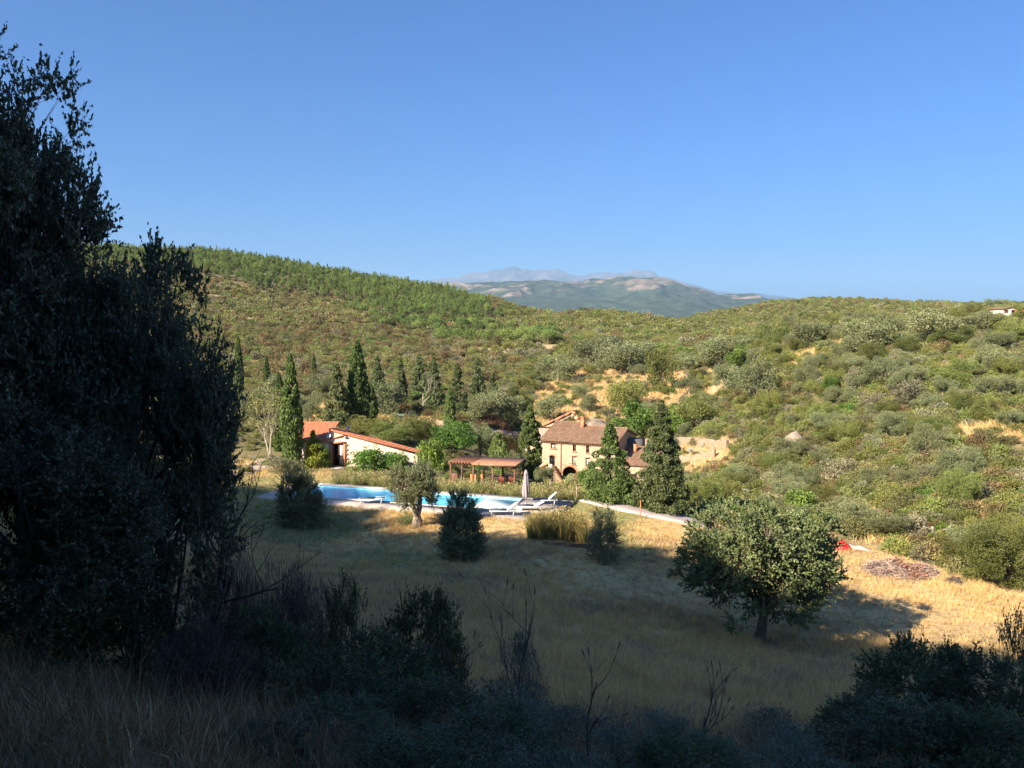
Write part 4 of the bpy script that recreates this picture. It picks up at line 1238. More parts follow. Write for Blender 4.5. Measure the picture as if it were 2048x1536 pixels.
cl.obj('folded_canopy', M['umbrella_cloth'], um, smooth=True)
MB().tube([(0, 0, 2.42), (0, 0, 2.46)], [.165, .165], 12).obj('strap', M['dark_sling'], um)

# ------------------------------------------------------------------ pergola
pe_a = math.atan2(-.28, 1.0)
pg = empty('pergola', (-2.1, 73.4, 1.35), pe_a, 'brown wooden pergola with half slatted roof behind the pool', 'pergola')
PL, PD, PH = 3.1, 1.5, 1.98
for x in (-PL + .1, -.9, .9, PL - .25):
    for y in (-PD, PD):
        MB().box((x, y, PH / 2 - .15), (.13, .13, PH + .3)).obj('post', M['wood_brown'], pg)
bm_ = MB()
for y in (-PD, PD): bm_.box((0, y, PH + .08), (PL * 2 + .2, .1, .16))
bm_.obj('beam', M['wood_brown'], pg)
rf = MB()
for k in range(8): rf.box((-PL + .1 + k * .28, 0, PH + .235), (.09, PD * 2 + .7, .14))
rf.obj('rafters', M['wood_roof'], pg)
rf = MB()
for k in range(18):
    rf.box((-.85 + k * .222, 0, PH + .22 + .004 * (k % 2)), (.222, PD * 2 + .7, .05), tint=random.random())
rf.box((1.04, -PD - .33, PH + .16), (4.0, .05, .16))
rf.obj('roof_boards', M['wood_roof'], pg)
pn = MB()
for k in range(6): pn.box((-1.2 + k * .19, -PD + .35, .55), (.17, .04, 1.15 + .1 * (k % 2)))
pn.obj('plank_screen', M['wood_orange'], pg)
MB().box((-PL + .4, -PD + .2, .6), (.7, .5, 1.2)).obj('cabinet', M['wood_brown'], pg)
ca, sa = math.cos(pe_a), math.sin(pe_a)


def in_pergola(x, y): return (-2.1 + x * ca - y * sa, 73.4 + x * sa + y * ca, 1.37)


tb = empty('garden_table', in_pergola(1.1, .2), pe_a, 'wooden dining table in the shade under the pergola', 'table')
MB().box((0, 0, .73), (1.7, .8, .05)).obj('table_top', M['wood_brown'], tb)
for x in (-.75, .75):
    for y in (-.32, .32): MB().box((x, y, .35), (.07, .07, .71)).obj('leg', M['wood_brown'], tb)
for (x, y, rz, lb) in ((2.3, -.7, .4, 'red garden chair turned sideways at the right end under the pergola'), (1.5, -.85, 0., 'red garden chair pushed up to the table under the pergola')):
    c_ = empty('garden_chair', in_pergola(x, y), pe_a + rz, lb, 'chair', 'red chairs under the pergola')
    MB().box((0, 0, .45), (.5, .48, .05)).obj('seat', M['chair_red'], c_)
    b_ = MB().box((0, -.23, .98), (.5, .04, .08))
    for k in range(5): b_.box((-.2 + k * .1, -.23, .73), (.06, .03, .46))
    b_.obj('backrest', M['chair_red'], c_)
    for x_ in (-.22, .22):
        for y_ in (-.21, .21): MB().box((x_, y_, .21), (.05, .05, .43)).obj('leg', M['chair_red'], c_)

# ------------------------------------------------------------------ driveways and tracks: draped ribbons
def ribbon(name, near, far, mat, kind='structure', lift=.07, sub=8, label=None):
    A = [hit(*p) for p in near]; B = [hit(*p) for p in far]
    A = np.array(A); B = np.array(B)
    k = np.linspace(0, len(A) - 1, (len(A) - 1) * sub + 1)
    A = np.stack([np.interp(k, range(len(A)), A[:, i]) for i in range(3)], -1)
    B = np.stack([np.interp(k, range(len(B)), B[:, i]) for i in range(3)], -1)
    m = 5; rows = []
    for q in range(m):
        t = q / (m - 1); P = A * (1 - t) + B * t
        P[:, 2] = height(P[:, 0], P[:, 1]) + lift + .03 * math.sin(PI * t)
        rows.append(P)
    # the sheet stays above the ground all the way
    mb = MB(); n = len(k)
    lo0 = rows[0] - [0, 0, .3]; lo1 = rows[-1] - [0, 0, .3]
    rows = [lo0] + rows + [lo1]
    V = np.concatenate(rows); i = np.arange(len(rows) - 1)[:, None] * n; j = np.arange(n - 1)[None]
    mb.add(V, np.stack([i + j, i + j + 1, i + n + j + 1, i + n + j], -1).reshape(-1, 4))
    return tag(mb.obj(name, mat, smooth=False), label, kind=kind)


ribbon('driveway', [(1080, 990), (1100, 992), (1150, 1001), (1200, 1013), (1260, 1026), (1330, 1040), (1420, 1058)], [(1085, 978), (1110, 980), (1152, 986), (1205, 998), (1265, 1011), (1335, 1027), (1425, 1046)], M['drive'], lift=.12)
ribbon('courtyard_paving', [(420, 958), (480, 952), (525, 944), (545, 938)], [(420, 925), (480, 917), (525, 914), (550, 913)], M['drive'], lift=.1)
ribbon('dirt_track', [(838, 848), (880, 858), (930, 868), (985, 872), (1035, 876)], [(830, 833), (880, 842), (930, 856), (985, 862), (1038, 866)], M['track'], lift=.15)
kb = [hit(x, y) for x, y in ((1116, 980), (1152, 985), (1205, 996), (1265, 1009), (1335, 1025))]
kb = np.array(kb) + [0, 0, .14]
MB().tube(kb, .11, 6).obj('timber_edging', M['wood_brown'])
tag(bpy.data.objects['timber_edging'], 'brown timber edging along the far side of the pale driveway', 'edging')
for i, (px, py, h) in enumerate(((1100, 992, 1.3), (1153, 1003, 1.2), (1281, 1034, 1.2))):
    p = hit(px, py)
    lbl = ['thin pale stake at the pool end of the driveway', 'thin pale stake at the middle of the driveway edge', 'thin rusty stake on the driveway edge by the big conifer'][i]
    o = MB().tube([(0, 0, -.3), (0, 0, h)], [.03, .025], 6).tube([(0, 0, h), (0, 0, h + .05)], [.045, .03], 6).obj('stake', M['pale_sheet'] if i < 2 else M['terracotta'], loc=tuple(p))
    tag(o, lbl, 'stake', 'stakes along the driveway')

# timber border of the reed bed
rb0 = hit(1085, 1090); rb1 = hit(1182, 1096)
o = MB().hexa([tuple(rb0 + [0, -.06, -.1]), tuple(rb1 + [0, -.06, -.1]), tuple(rb1 + [0, .06, -.1]), tuple(rb0 + [0, .06, -.1]), tuple(rb0 + [0, -.06, .22]), tuple(rb1 + [0, -.06, .22]), tuple(rb1 + [0, .06, .22]), tuple(rb0 + [0, .06, .22])]).obj('timber_border', M['wood_brown'])
tag(o, 'low brown timber border in front of the reed bed', 'border')


# ------------------------------------------------------------------ terrace walls, rocks, hut
def terrace_wall(label, line, h, mat='stone_wall', lo=60):
    P = np.array([hit(x, y, lo) for x, y in line])
    k = np.linspace(0, len(P) - 1, (len(P) - 1) * 10 + 1)
    Q = np.stack([np.interp(k, range(len(P)), P[:, i]) for i in range(3)], -1)
    rng = np.random.default_rng(int(line[0][0])); mb = MB(); n = len(Q)
    d = np.gradient(Q[:, :2], axis=0); d /= np.linalg.norm(d, axis=1)[:, None]; nn = np.stack([-d[:, 1], d[:, 0]], -1) * .25
    top = Q[:, 2] + h + rng.normal(0, .06, n)
    def row(s, z): return np.concatenate([Q[:, :2] + s * nn, z[:, None]], 1)
    rows = [row(-1, Q[:, 2] - .8), row(-1, top), row(1, top), row(1, Q[:, 2] - .8)]
    V = np.concatenate(rows); i = np.arange(3)[:, None] * n; j = np.arange(n - 1)[None]
    mb.add(V, np.stack([i + j, i + j + 1, i + n + j + 1, i + n + j], -1).reshape(-1, 4))
    mb.add(np.stack([r_[0] for r_ in rows]), [(0, 1, 2, 3)]); mb.add(np.stack([r_[-1] for r_ in rows]), [(3, 2, 1, 0)])
    return tag(mb.obj('terrace_wall', M[mat]), label, 'wall')


terrace_wall('low pale stone wall along the dirt track left of the farmhouse', [(945, 872), (990, 876), (1035, 880), (1062, 882)], .8)
terrace_wall('long stone terrace wall climbing to the right of the farmhouse', [(1270, 895), (1330, 890), (1400, 893), (1455, 900)], 1.3)
terrace_wall('crumbling stone wall at the foot of the scrub slope right of the big conifer', [(1350, 930), (1390, 925), (1430, 915)], 1.2)


def boulder(label, px, py, w, h, seed, lo=60, cat='rock', name='boulder', mat='rock'):
    p = hit(px, py, lo); k = p[1] / F
    n, m = 34, 22; rng = np.random.default_rng(seed)
    V = []
    for i in range(m + 1):
        t = PI * i / m
        for j in range(n):
            a = 2 * PI * j / n
            d = np.array([math.sin(t) * math.cos(a), math.sin(t) * math.sin(a), math.cos(t)])
            f = .62 + .45 * float(fbm(d[0] * 1.6 + seed, d[1] * 1.6 + d[2] * 2.1, seed, 4)) + .3 * abs(float(vnoise(d[0] * 3 + seed, d[1] * 3 - d[2] * 3, seed + 3)) - .5)
            V.append(d * f * np.array([w * k / 2, w * k / 2.4, h * k / 1.5]))
    mb = MB().add(np.array(V) + [0, 0, h * k * .25], [(i * n + j, (i + 1) * n + j, (i + 1) * n + (j + 1) % n, i * n + (j + 1) % n) for i in range(m) for j in range(n)])
    o = mb.obj(name, M[mat], loc=tuple(p))
    return tag(o, label, cat)


boulder('large pale rock outcrop alone in the green scrub of the right hill', 1590, 896, 46, 38, 2)
boulder('grey rock bluff on the slope just behind the farmhouse roof', 1190, 866, 74, 34, 5)
boulder('small mushroom shaped rock on the far scrub slope above the track', 1017, 716, 14, 10, 7)
boulder('brown boulder lying on the driveway edge by the big conifer', 1310, 1024, 18, 8, 9, lo=20)

# farm shed on the ridge
HP = at(2022, 627, 168.0)
HD_ = HP[1]; k = HD_ / F
sh = empty('hill_shed', (float(HP[0]), float(HP[1]), float(HP[2])), -.12, 'cream shed with a red door on the ridge at the right edge', 'shed')
w = MB(); bw, bh = 36 * k, 9.5 * k
hw = bw / 2
front_wall(w, -hw, hw, -4.0, bh, [(-hw + 5 * k, -hw + 14 * k, bh * .1, bh * .75), (.5 * k, 15 * k, -.2, bh * .76)], reveal=.25)
w.add([(-hw, 0, bh), (hw, 0, bh), (0, 0, bh + 4 * k)], [(0, 1, 2)])
w.add([(-hw, 0, -4), (-hw, 6, -4), (-hw, 6, bh), (-hw, 0, bh)], [(3, 2, 1, 0)]); w.add([(hw, 0, -4), (hw, 6, -4), (hw, 6, bh), (hw, 0, bh)], [(0, 1, 2, 3)])
w.obj('wall', M['render_white'], sh)
r = MB()
tile_roof(r, (-hw - .2, 6.2, bh - .05), (0, -1, 0), (hw + .2, 0, 4 * k), 6.5, math.hypot(hw + .2, 4 * k), seed=21); tile_roof(r, (hw + .2, -.3, bh - .05), (0, 1, 0), (-hw - .2, 0, 4 * k), 6.5, math.hypot(hw + .2, 4 * k), seed=22)
r.obj('roof', M['tiles_old'], sh)
MB().box((11.2 * k, .1, bh * .32), (7.4 * k, .08, bh * .92)).obj('door', M['red_tarp'] if 0 else plain('barn_red', (.42, .08, .06), .7), sh)
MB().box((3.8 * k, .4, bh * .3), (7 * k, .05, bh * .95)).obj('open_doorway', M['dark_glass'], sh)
MB().box((-hw + 9.5 * k, .3, bh * .42), (9 * k, .05, bh * .6)).obj('window', M['window_wood'], sh)
MB().box((hw + 4 * k, 1.0, bh * .3), (7.9 * k, 2.2, bh * .9)).obj('side_shed', M['brick_frame'], sh)

# ------------------------------------------------------------------ red tarpaulin, pale sheet, brushwood heap
def lump(name, px, py, w, h, dep, seed, mat, label, cat, lo=30):
    p = hit(px, py, lo); k = p[1] / F
    n, m = 30, 10; V = []
    for i in range(m + 1):
        t = i / m
        for j in range(n):
            a = 2 * PI * j / n
            f = .75 + .5 * float(fbm(math.cos(a) * 2 + seed, math.sin(a) * 2 + t * 3, seed, 4))
            rr = (1 - t ** 1.6) * f
            V.append((rr * w * k / 2 * math.cos(a), rr * dep * math.sin(a), t * h * k * (.8 + .4 * float(vnoise(a * 2, t * 3, seed)))- .06))
    o = MB().add(V, [(i * n + j, i * n + (j + 1) % n, (i + 1) * n + (j + 1) % n, (i + 1) * n + j) for i in range(m) for j in range(n)]).obj(name, M[mat], loc=tuple(p))
    return tag(o, label, cat)


lump('red_tarpaulin', 1684, 1098, 34, 22, .5, 3, 'red_tarp', 'bright red tarpaulin heaped at the edge of the dry field', 'tarpaulin')
lump('red_tarpaulin', 1657, 1096, 13, 8, .35, 4, 'red_tarp', 'small scrap of red tarpaulin half hidden behind the oak', 'tarpaulin')
sp_ = np.array([hit(1692, 1093), hit(1706, 1096), hit(1722, 1099), hit(1738, 1104)])
V = []
for q in sp_:
    for dy, dz in ((-.35, .03), (-.1, .16), (.2, .19), (.5, .05)): V.append(q + [.1 * math.sin(q[0] * 9 + dy * 5), dy, dz * (.6 + .8 * abs(math.sin(q[0] * 3)))])
o = MB().add(V, [(i * 4 + j, i * 4 + j + 1, i * 4 + j + 5, i * 4 + j + 4) for i in range(3) for j in range(3)]).obj('plastic_sheet', M['pale_sheet'])
sol_ = o.modifiers.new('thickness', 'SOLIDIFY'); sol_.thickness = .02
tag(o, 'crumpled pale plastic sheet trailing right of the red tarpaulin', 'sheet')


def brush_heap(px, py, w, h, dep, seed, mat, label, n=900, lo=30, accents=None):
    p = hit(px, py, lo); k = p[1] / F; rng = np.random.default_rng(seed)
    a = rng.uniform(0, 2 * PI, n); rr = np.sqrt(rng.uniform(0, 1, n))
    X = rr * np.cos(a) * w * k / 2; Y = rr * np.sin(a) * dep
    Z = np.sqrt(np.clip(1 - rr ** 2, 0, 1)) * h * k * rng.uniform(.3, 1.0, n) * (0.6 + .8 * vnoise(X * 1.2, Y * 2, seed))
    gz = height(X + p[0], Y + p[1]) - p[2]
    ax = rdirs(rng, n) * [1, 1, .45]
    mb = MB(); leaves(mb, rng, np.stack([X, Y, Z + gz + .03], -1), ax, .75, .045, 0, rng.uniform(0, 1, n))
    leaves(mb, rng, np.stack([X, Y, Z * .8 + gz + .02], -1), rdirs(rng, n), .22, .12, 0, rng.uniform(0, 1, n))
    mats = [M[mat]]
    if accents:
        s = (np.abs(X - accents[1]) < accents[2])
        mats.append(M[accents[0]])
        c = np.stack([X, Y, Z * 1.02 + gz + .06], -1)[s]
        leaves(mb, rng, c, rdirs(rng, len(c)), .2, .14, 1, rng.uniform(0, 1, len(c)))
    o = mb.obj('brushwood_heap', mats, loc=tuple(p))
    return tag(o, label, 'brushwood')


brush_heap(1800, 1150, 150, 24, 1.6, 4, 'brushwood', 'heap of cut brushwood with rusty dead leaves on the edge of the dry field', 2600, accents=('rust_leaf', .55, .75))
brush_heap(1910, 1166, 28, 10, .5, 6, 'heather_twig', 'small dark pile of twigs to the right of the brushwood heap', 250)
brush_heap(985, 850, 85, 20, 2.0, 8, 'redleaf', 'long purple brown heap of dead branches above the dirt track', 800, lo=80)


# ------------------------------------------------------------------ plant kinds
OLIVE = [make_plant('olive', 11 + i, 'round', 4.6, 5.4, 0.25, 60, .85, 130, .21, .10, M['olive_leaf'], M['bark_olive'], .16, 8, trunks=(1, 2, 1, 2)[i], up=.4, lobes=6 + i) for i in range(4)]
HOLM = [make_plant('holm', 21 + i, 'round', 5.0, 5.6, 0.3, 52, .95, 130, .21, .12, M['maquis_green'], M['bark'], .15, 7, up=.3, lobes=8) for i in range(2)]
for i in range(4): OLIVE[i]['fine'] = make_plant('fine_olive', 11 + i, 'round', 4.6, 5.4, 0.25, 80, .68, 270, .13, .06, M['olive_leaf'], M['bark_olive'], .16, 10, trunks=(1, 2, 1, 2)[i], up=.5, lobes=8 + i)
for i in range(2): HOLM[i]['fine'] = make_plant('fine_holm', 21 + i, 'round', 5.0, 5.6, 0.3, 80, .75, 300, .12, .068, M['maquis_green'], M['bark'], .15, 10, up=.35, lobes=12)
GREYBUSH = [make_plant('greybush', 25 + i, 'bush', 2.4, 3.4, .2, 26, .62, 80, .20, .075, M['maquis_grey'], M['bark_pale'], .07, 9, trunks=2, up=.5) for i in range(2)]
CYP = [make_plant('cypress', 31 + i, 'column', 12.0, 2.3, 0.2, 360, .31, 50, .32, .13, M['cypress_leaf'], M['bark'], .14, 0, up=1, flame=True) for i in range(3)]
CYPB = [make_plant('broad_cypress', 35 + i, 'cone', 9.0, 4.4, 0.2, 190, .55, 75, .30, .14, M['conifer_leaf'], M['bark'], .16, 0, up=.8) for i in range(2)]
PINE = [make_plant('pine', 41 + i, 'round', 9.0, 4.6, 2.6, 24, .85, 48, .48, .17, M['pine_leaf'], M['bark'], .14, 4, up=.8) for i in range(3)]
PINE2 = [make_plant('pine_cone', 45 + i, 'cone', 9.5, 4.2, 1.8, 30, .75, 42, .48, .17, M['pine_leaf'], M['bark'], .14, 0, up=.8) for i in range(2)]
SPINE = [make_plant('stone_pine', 48 + i, 'umbrella', 5.5, 6.0, 2.0, 30, .85, 50, .42, .17, M['pine_leaf'], M['bark'], .14, 6, up=.8) for i in range(2)]
GREEN = [make_plant('green_tree', 51 + i, 'round', 4.6, 5.0, 0.2, 54, .85, 120, .24, .15, M['green_leaf'], M['bark'], .13, 6, up=.2, lobes=8) for i in range(2)]
for i in range(2): GREEN[i]['fine'] = make_plant('fine_green', 51 + i, 'round', 4.6, 5.0, 0.2, 70, .7, 230, .16, .10, M['green_leaf'], M['bark'], .13, 8, up=.25, lobes=12)
GBUSH = [make_plant('green_bush', 55 + i, 'bush', 2.2, 3.2, .2, 30, .55, 90, .16, .10, M['green_leaf'], M['bark'], .05, 6, trunks=2, up=.2) for i in range(2)]
YBUSH = make_plant('yellow_tree', 58, 'cone', 3.4, 2.8, .2, 60, .42, 70, .15, .10, M['lime_leaf'], M['bark'], .07, 6, up=.2)
PALE = make_plant('pale_tree', 59, 'round', 6.4, 4.2, 1.4, 46, .62, 60, .16, .08, M['lavender'], M['bark_pale'], .10, 12, trunks=2, up=.2, limb_r=.35)
MQ = []
for i, (mm, dens) in enumerate((('maquis_green', 30), ('maquis_green', 26), ('maquis_olive', 30), ('maquis_olive', 24), ('maquis_brown', 26), ('maquis_brown', 22), ('maquis_grey', 20), ('green_leaf', 28))):
    MQ.append(make_plant('scrub', 61 + i, 'bush', 1.35, 2.1, .1, 13, .5, dens, .27, .13, M[mm], M['bark_pale'], .0 if i % 2 else .025, 5, trunks=2, up=.3, fill=.35))
MQF = []
for i, (mm, dens) in enumerate((('maquis_green', 95), ('maquis_green', 80), ('maquis_olive', 95), ('maquis_olive', 80), ('maquis_brown', 80), ('maquis_brown', 70), ('maquis_grey', 62), ('green_leaf', 85))):
    MQF.append(make_plant('fine_scrub', 161 + i, 'bush', 1.35, 2.1, .1, 20, .42, dens, .13, .066, M[mm], M['bark_pale'], .022 if i in (0, 3, 6) else 0, 9, trunks=2, up=.3, fill=.35))

# ------------------------------------------------------------------ trees of the valley, one by one
ol = 'olive trees on the slope above the farmhouse'
GROVE = [  # px, base y, width, height, kind, label
    (1115, 765, 82, 52, 0, 'grey green olive at the left end of the grove, over bare orange soil'),
    (1188, 742, 92, 55, 1, 'wide olive in the grove left of centre, upper row'),
    (1243, 750, 90, 60, 2, 'full crowned olive in the middle of the grove'),
    (1216, 716, 92, 42, 3, 'low wide olive in the top row of the grove'),
    (1288, 733, 58, 46, 0, 'small olive squeezed between larger ones in the grove'),
    (1324, 786, 66, 78, 5, 'tall dark round tree standing alone on the bare slope above the farmhouse'),
    (1371, 744, 46, 36, 1, 'small pale olive right of the tall dark round tree'),
    (1432, 738, 74, 60, 2, 'large olive at the right end of the grove beside dry grass'),
    (1478, 740, 58, 46, 6, 'bright green tree at the right edge of the bare orange slope'),
    (1512, 806, 72, 80, 3, 'tall airy grey olive where bare slope meets the scrub'),
    (1378, 792, 52, 38, 0, 'small grey olive below the bare patch right of the tall dark tree'),
    (1452, 786, 56, 52, 1, 'thin olive with many pale stems on the bare slope'),
    (1160, 798, 34, 30, 2, 'tiny round olive alone in the orange grass'),
    (1252, 822, 82, 58, 5, 'dark green bushy oak on the slope above the green fig trees'),
    (1176, 824, 36, 34, 3, 'young olive between orange grass strips behind the ruin'),
    (1100, 838, 66, 46, 0, 'low olive just left of the ruined arch'),
    (1545, 692, 72, 44, 5, 'dark green tree on the far shoulder above the grove'),
    (1496, 706, 60, 34, 1, 'flat topped olive below the far shoulder'),
    (1622, 694, 76, 48, 2, 'silvery olive on the crest left of the large grey tree')]
for px, b, w_, h_, kd, lb in GROVE:
    pr = HOLM[px % 2] if kd == 5 else GREEN[0] if kd == 6 else OLIVE[kd]
    plant(pr, 'olive_tree' if kd < 5 else 'round_tree', lb, 'tree', px, b, w_ * 1.1, h_ * 1.12, group=ol, lo=60)
HILL = [
    (1735, 706, 104, 66, 0, 'large pale grey tree with bare branches showing, on the right crest'),
    (1716, 712, 62, 44, 1, 'small grey bush at the foot of the large pale crest tree'),
    (1862, 690, 110, 66, 2, 'widest grey green olive on the right crest'),
    (1786, 672, 60, 36, 3, 'low olive between the two largest crest trees'),
    (1905, 694, 72, 40, 5, 'dark green tree below the widest crest olive'),
    (1968, 668, 86, 40, 0, 'pale olive in front of the cream shed'),
    (1996, 706, 62, 40, 1, 'grey olive below the shed'),
    (2038, 690, 62, 52, 5, 'dark green tree at the right edge under the shed'),
    (1903, 776, 84, 56, 5, 'dark green dense bush on the upper right slope'),
    (1772, 768, 84, 50, 0, 'grey green olive in the upper middle of the right slope'),
    (1661, 786, 40, 34, 6, 'small bright green round bush in darker scrub'),
    (1838, 775, 58, 42, 2, 'pale olive right of the grey green one on the upper slope'),
    (1992, 748, 88, 56, 3, 'broad yellowish olive on the upper slope near the right edge'),
    (1828, 812, 74, 50, 7, 'grey leafless looking bush in the middle of the right slope'),
    (1988, 800, 74, 46, 1, 'olive with pale branches near the right edge, mid slope'),
    (1748, 826, 58, 38, 7, 'bush of bare pale branches left of the mid slope'),
    (2022, 856, 48, 34, 2, 'small pale olive above the bare patch at the right edge'),
    (1862, 872, 76, 40, 5, 'low dark green bush in the centre of the right slope'),
    (1700, 1056, 108, 58, 3, 'wide soft olive at the foot of the slope behind the oak'),
    (1768, 1072, 92, 44, 1, 'low olive at the foot of the slope above the red tarpaulin'),
    (2012, 1172, 170, 120, 5, 'big dark green bush at the field edge on the far right'),
    (1930, 1130, 90, 52, 5, 'dark olive green bush left of the big one at the field edge'),
    (1610, 985, 80, 52, 4, 'grey olive low on the slope above the oak crown'),
    (1668, 962, 60, 44, 7, 'bush with bare pale stems above the oak'),
    (1562, 950, 70, 44, 5, 'rounded green bush on the slope right of the big conifer'),
    (1715, 640, 40, 26, 5, 'small dark bush breaking the line of the far plateau'),
    (1986, 617, 34, 18, 2, 'rounded olive on the skyline left of the shed')]
for px, b, w_, h_, kd, lb in HILL:
    pr = HOLM[px % 2] if kd == 5 else GREEN[1] if kd == 6 else GREYBUSH[px % 2] if kd == 7 else OLIVE[kd % 4]
    plant(pr, {5: 'holm_oak', 6: 'green_bush', 7: 'grey_bush'}.get(kd, 'olive_tree'), lb, 'tree' if kd != 7 else 'bush', px, b, w_ * 1.1, h_ * 1.1, group='trees and large bushes on the right hill', lo=45)

cyg = 'cypresses of the garden'
for px, b, w_, h_, kd, lb, d in [
        (580, 938, 44, 234, 0, 'tall narrow cypress in front of the left end of the white house', 80.2),
        (556, 905, 30, 160, 1, 'paler slim cypress just left of the tall one by the white house', 92),
        (717, 858, 46, 178, 2, 'tallest pointed cypress behind the white house', None),
        (743, 850, 26, 84, 0, 'small dark cypress at the right foot of the tallest one', None),
        (900, 870, 25, 97, 1, 'small neat spindle cypress alone beside the dirt track', None),
        (479, 800, 18, 130, 2, 'dark thin cypress at the edge of the shaded oak', None),
        (534, 778, 15, 66, 0, 'short dark cypress on the far side of the garden', None),
        (628, 762, 11, 56, 1, 'very thin cypress half hidden in scrub behind the garden', None),
        (1060, 985, 46, 152, 1, 'ragged columnar cypress in front of the left end of the farmhouse', 98),
        (957, 985, 8, 62, 0, 'thread thin young cypress in front of the pergola', 68.5)]:
    plant(CYP[kd], 'cypress', lb, 'tree', px, b, w_, h_, group=cyg, lo=40, d=d)
for px, b, w_, h_, kd, lb in [
        (676, 858, 60, 132, 0, 'broad dark cypress left of the tallest pointed one'),
        (757, 812, 48, 100, 1, 'broad cypress behind the tallest pointed one'),
        (802, 806, 34, 92, 0, 'leftmost dark conifer of the clump behind the bare tree'),
        (868, 822, 48, 116, 1, 'tall dark conifer right of the bare white tree'),
        (915, 832, 50, 106, 0, 'dense conifer in the middle of the clump above the track'),
        (955, 826, 46, 112, 1, 'pointed conifer near the right end of the clump above the track'),
        (986, 815, 32, 70, 0, 'small conifer closing the clump on the right'),
        (838, 790, 40, 84, 1, 'shaded conifer at the back of the clump')]:
    plant(CYPB[kd], 'conifer', lb, 'tree', px, b, w_, h_, group='dark conifers above the dirt track', lo=60)
BIGCON = make_plant('big_conifer', 71, 'cone', 9.2, 5.2, .1, 420, .50, 130, .19, .095, M['conifer_leaf'], M['bark'], .22, 10, up=.5)
plant(BIGCON, 'conifer', 'big broad conifer with pointed ragged top beside the driveway', 'tree', 1321, 1022, 116, 225, lo=40)
IRR = make_plant('irregular_pine', 73, 'cone', 6.8, 5.4, .4, 150, .58, 190, .17, .10, M['cypress_leaf'], M['bark'], .20, 22, up=.4, limb_r=.5)
plant(IRR, 'conifer', 'irregular dark pine with jagged crown in front of the farmhouse', 'tree', 1218, 1004, 112, 160, lo=40)
plant(GREEN[1], 'green_bush', 'leafy green shrub at the left foot of the irregular pine', 'bush', 1180, 990, 52, 58, lo=40)
FEATH = make_plant('feathery_cypress', 75, 'column', 5, 2.8, .1, 60, .35, 60, .22, .06, M['pine_leaf'], M['bark'], .08, 5, up=1, flame=True)
plant(FEATH, 'cypress', 'light green feathery conifer behind the pergola', 'tree', 996, 965, 46, 88, d=86)
for px, b, w_, h_, pr, nm, lb, d in [
        (1000, 848, 92, 66, OLIVE[0], 'olive_tree', 'big olive above the dirt track, right one of the pair', None),
        (960, 846, 62, 54, OLIVE[1], 'olive_tree', 'olive above the dirt track, left one of the pair', None),
        (776, 832, 72, 68, OLIVE[3], 'olive_tree', 'olive with a visible trunk on dry grass right of the tallest cypress', None),
        (615, 850, 62, 62, OLIVE[2], 'olive_tree', 'olive behind the roof of the white house, left of the dry field', None),
        (560, 800, 60, 50, OLIVE[0], 'olive_tree', 'bluish olive among the cypresses at the back of the garden', None),
        (500, 850, 70, 70, OLIVE[1], 'olive_tree', 'olive at the back of the garden near the shaded oak', None),
        (640, 790, 50, 40, OLIVE[3], 'olive_tree', 'small olive on the far edge of the dry field', None),
        (905, 935, 84, 66, GREEN[0], 'broadleaf_tree', 'rounded green tree behind the left end of the pergola', 92),
        (960, 925, 84, 66, OLIVE[2], 'olive_tree', 'soft olive standing behind the pergola roof', 96),
        (920, 900, 80, 46, OLIVE[1], 'olive_tree', 'olive between the white house and the track wall', 104),
        (1030, 945, 46, 46, OLIVE[3], 'olive_tree', 'small olive left of the ragged cypress', 95),
        (736, 895, 84, 52, HOLM[0], 'holm_oak', 'dark round tree behind the roof of the white house', 96),
        (782, 900, 90, 50, HOLM[1], 'holm_oak', 'dark bushy tree right of the white house roof slope', 94),
        (840, 900, 74, 54, HOLM[0], 'holm_oak', 'olive green tree behind the lower end of the white roof', 96),
        (862, 962, 66, 60, GBUSH[0], 'green_bush', 'dark green shrub at the right end of the white house', 80),
        (535, 930, 74, 140, PALE, 'pale_tree', 'pale thin leaved tree with white stems left of the white house', 88),
        (1272, 878, 96, 72, GREEN[0], 'fig_tree', 'bright green fig like tree right behind the farmhouse roof', None),
        (1345, 872, 80, 56, GREEN[1], 'fig_tree', 'bright green tree between the big conifer top and the terrace wall', None),
        (1400, 865, 96, 66, HOLM[1], 'holm_oak', 'dark green tree above the terrace wall right of the big conifer', None),
        (1385, 1010, 70, 56, GREYBUSH[0], 'grey_bush', 'dark grey twiggy bush right of the big conifer foot', None),
        (1440, 1010, 90, 50, HOLM[0], 'holm_oak', 'green shrub mass behind the left edge of the oak crown', None),
        (1075, 945, 0, 0, None, '', '', None)]:
    if pr is not None:
        plant(pr, nm, lb, 'tree' if 'bush' not in nm else 'bush', px, b, w_ * 1.08, h_ * 1.08, lo=40, d=d)
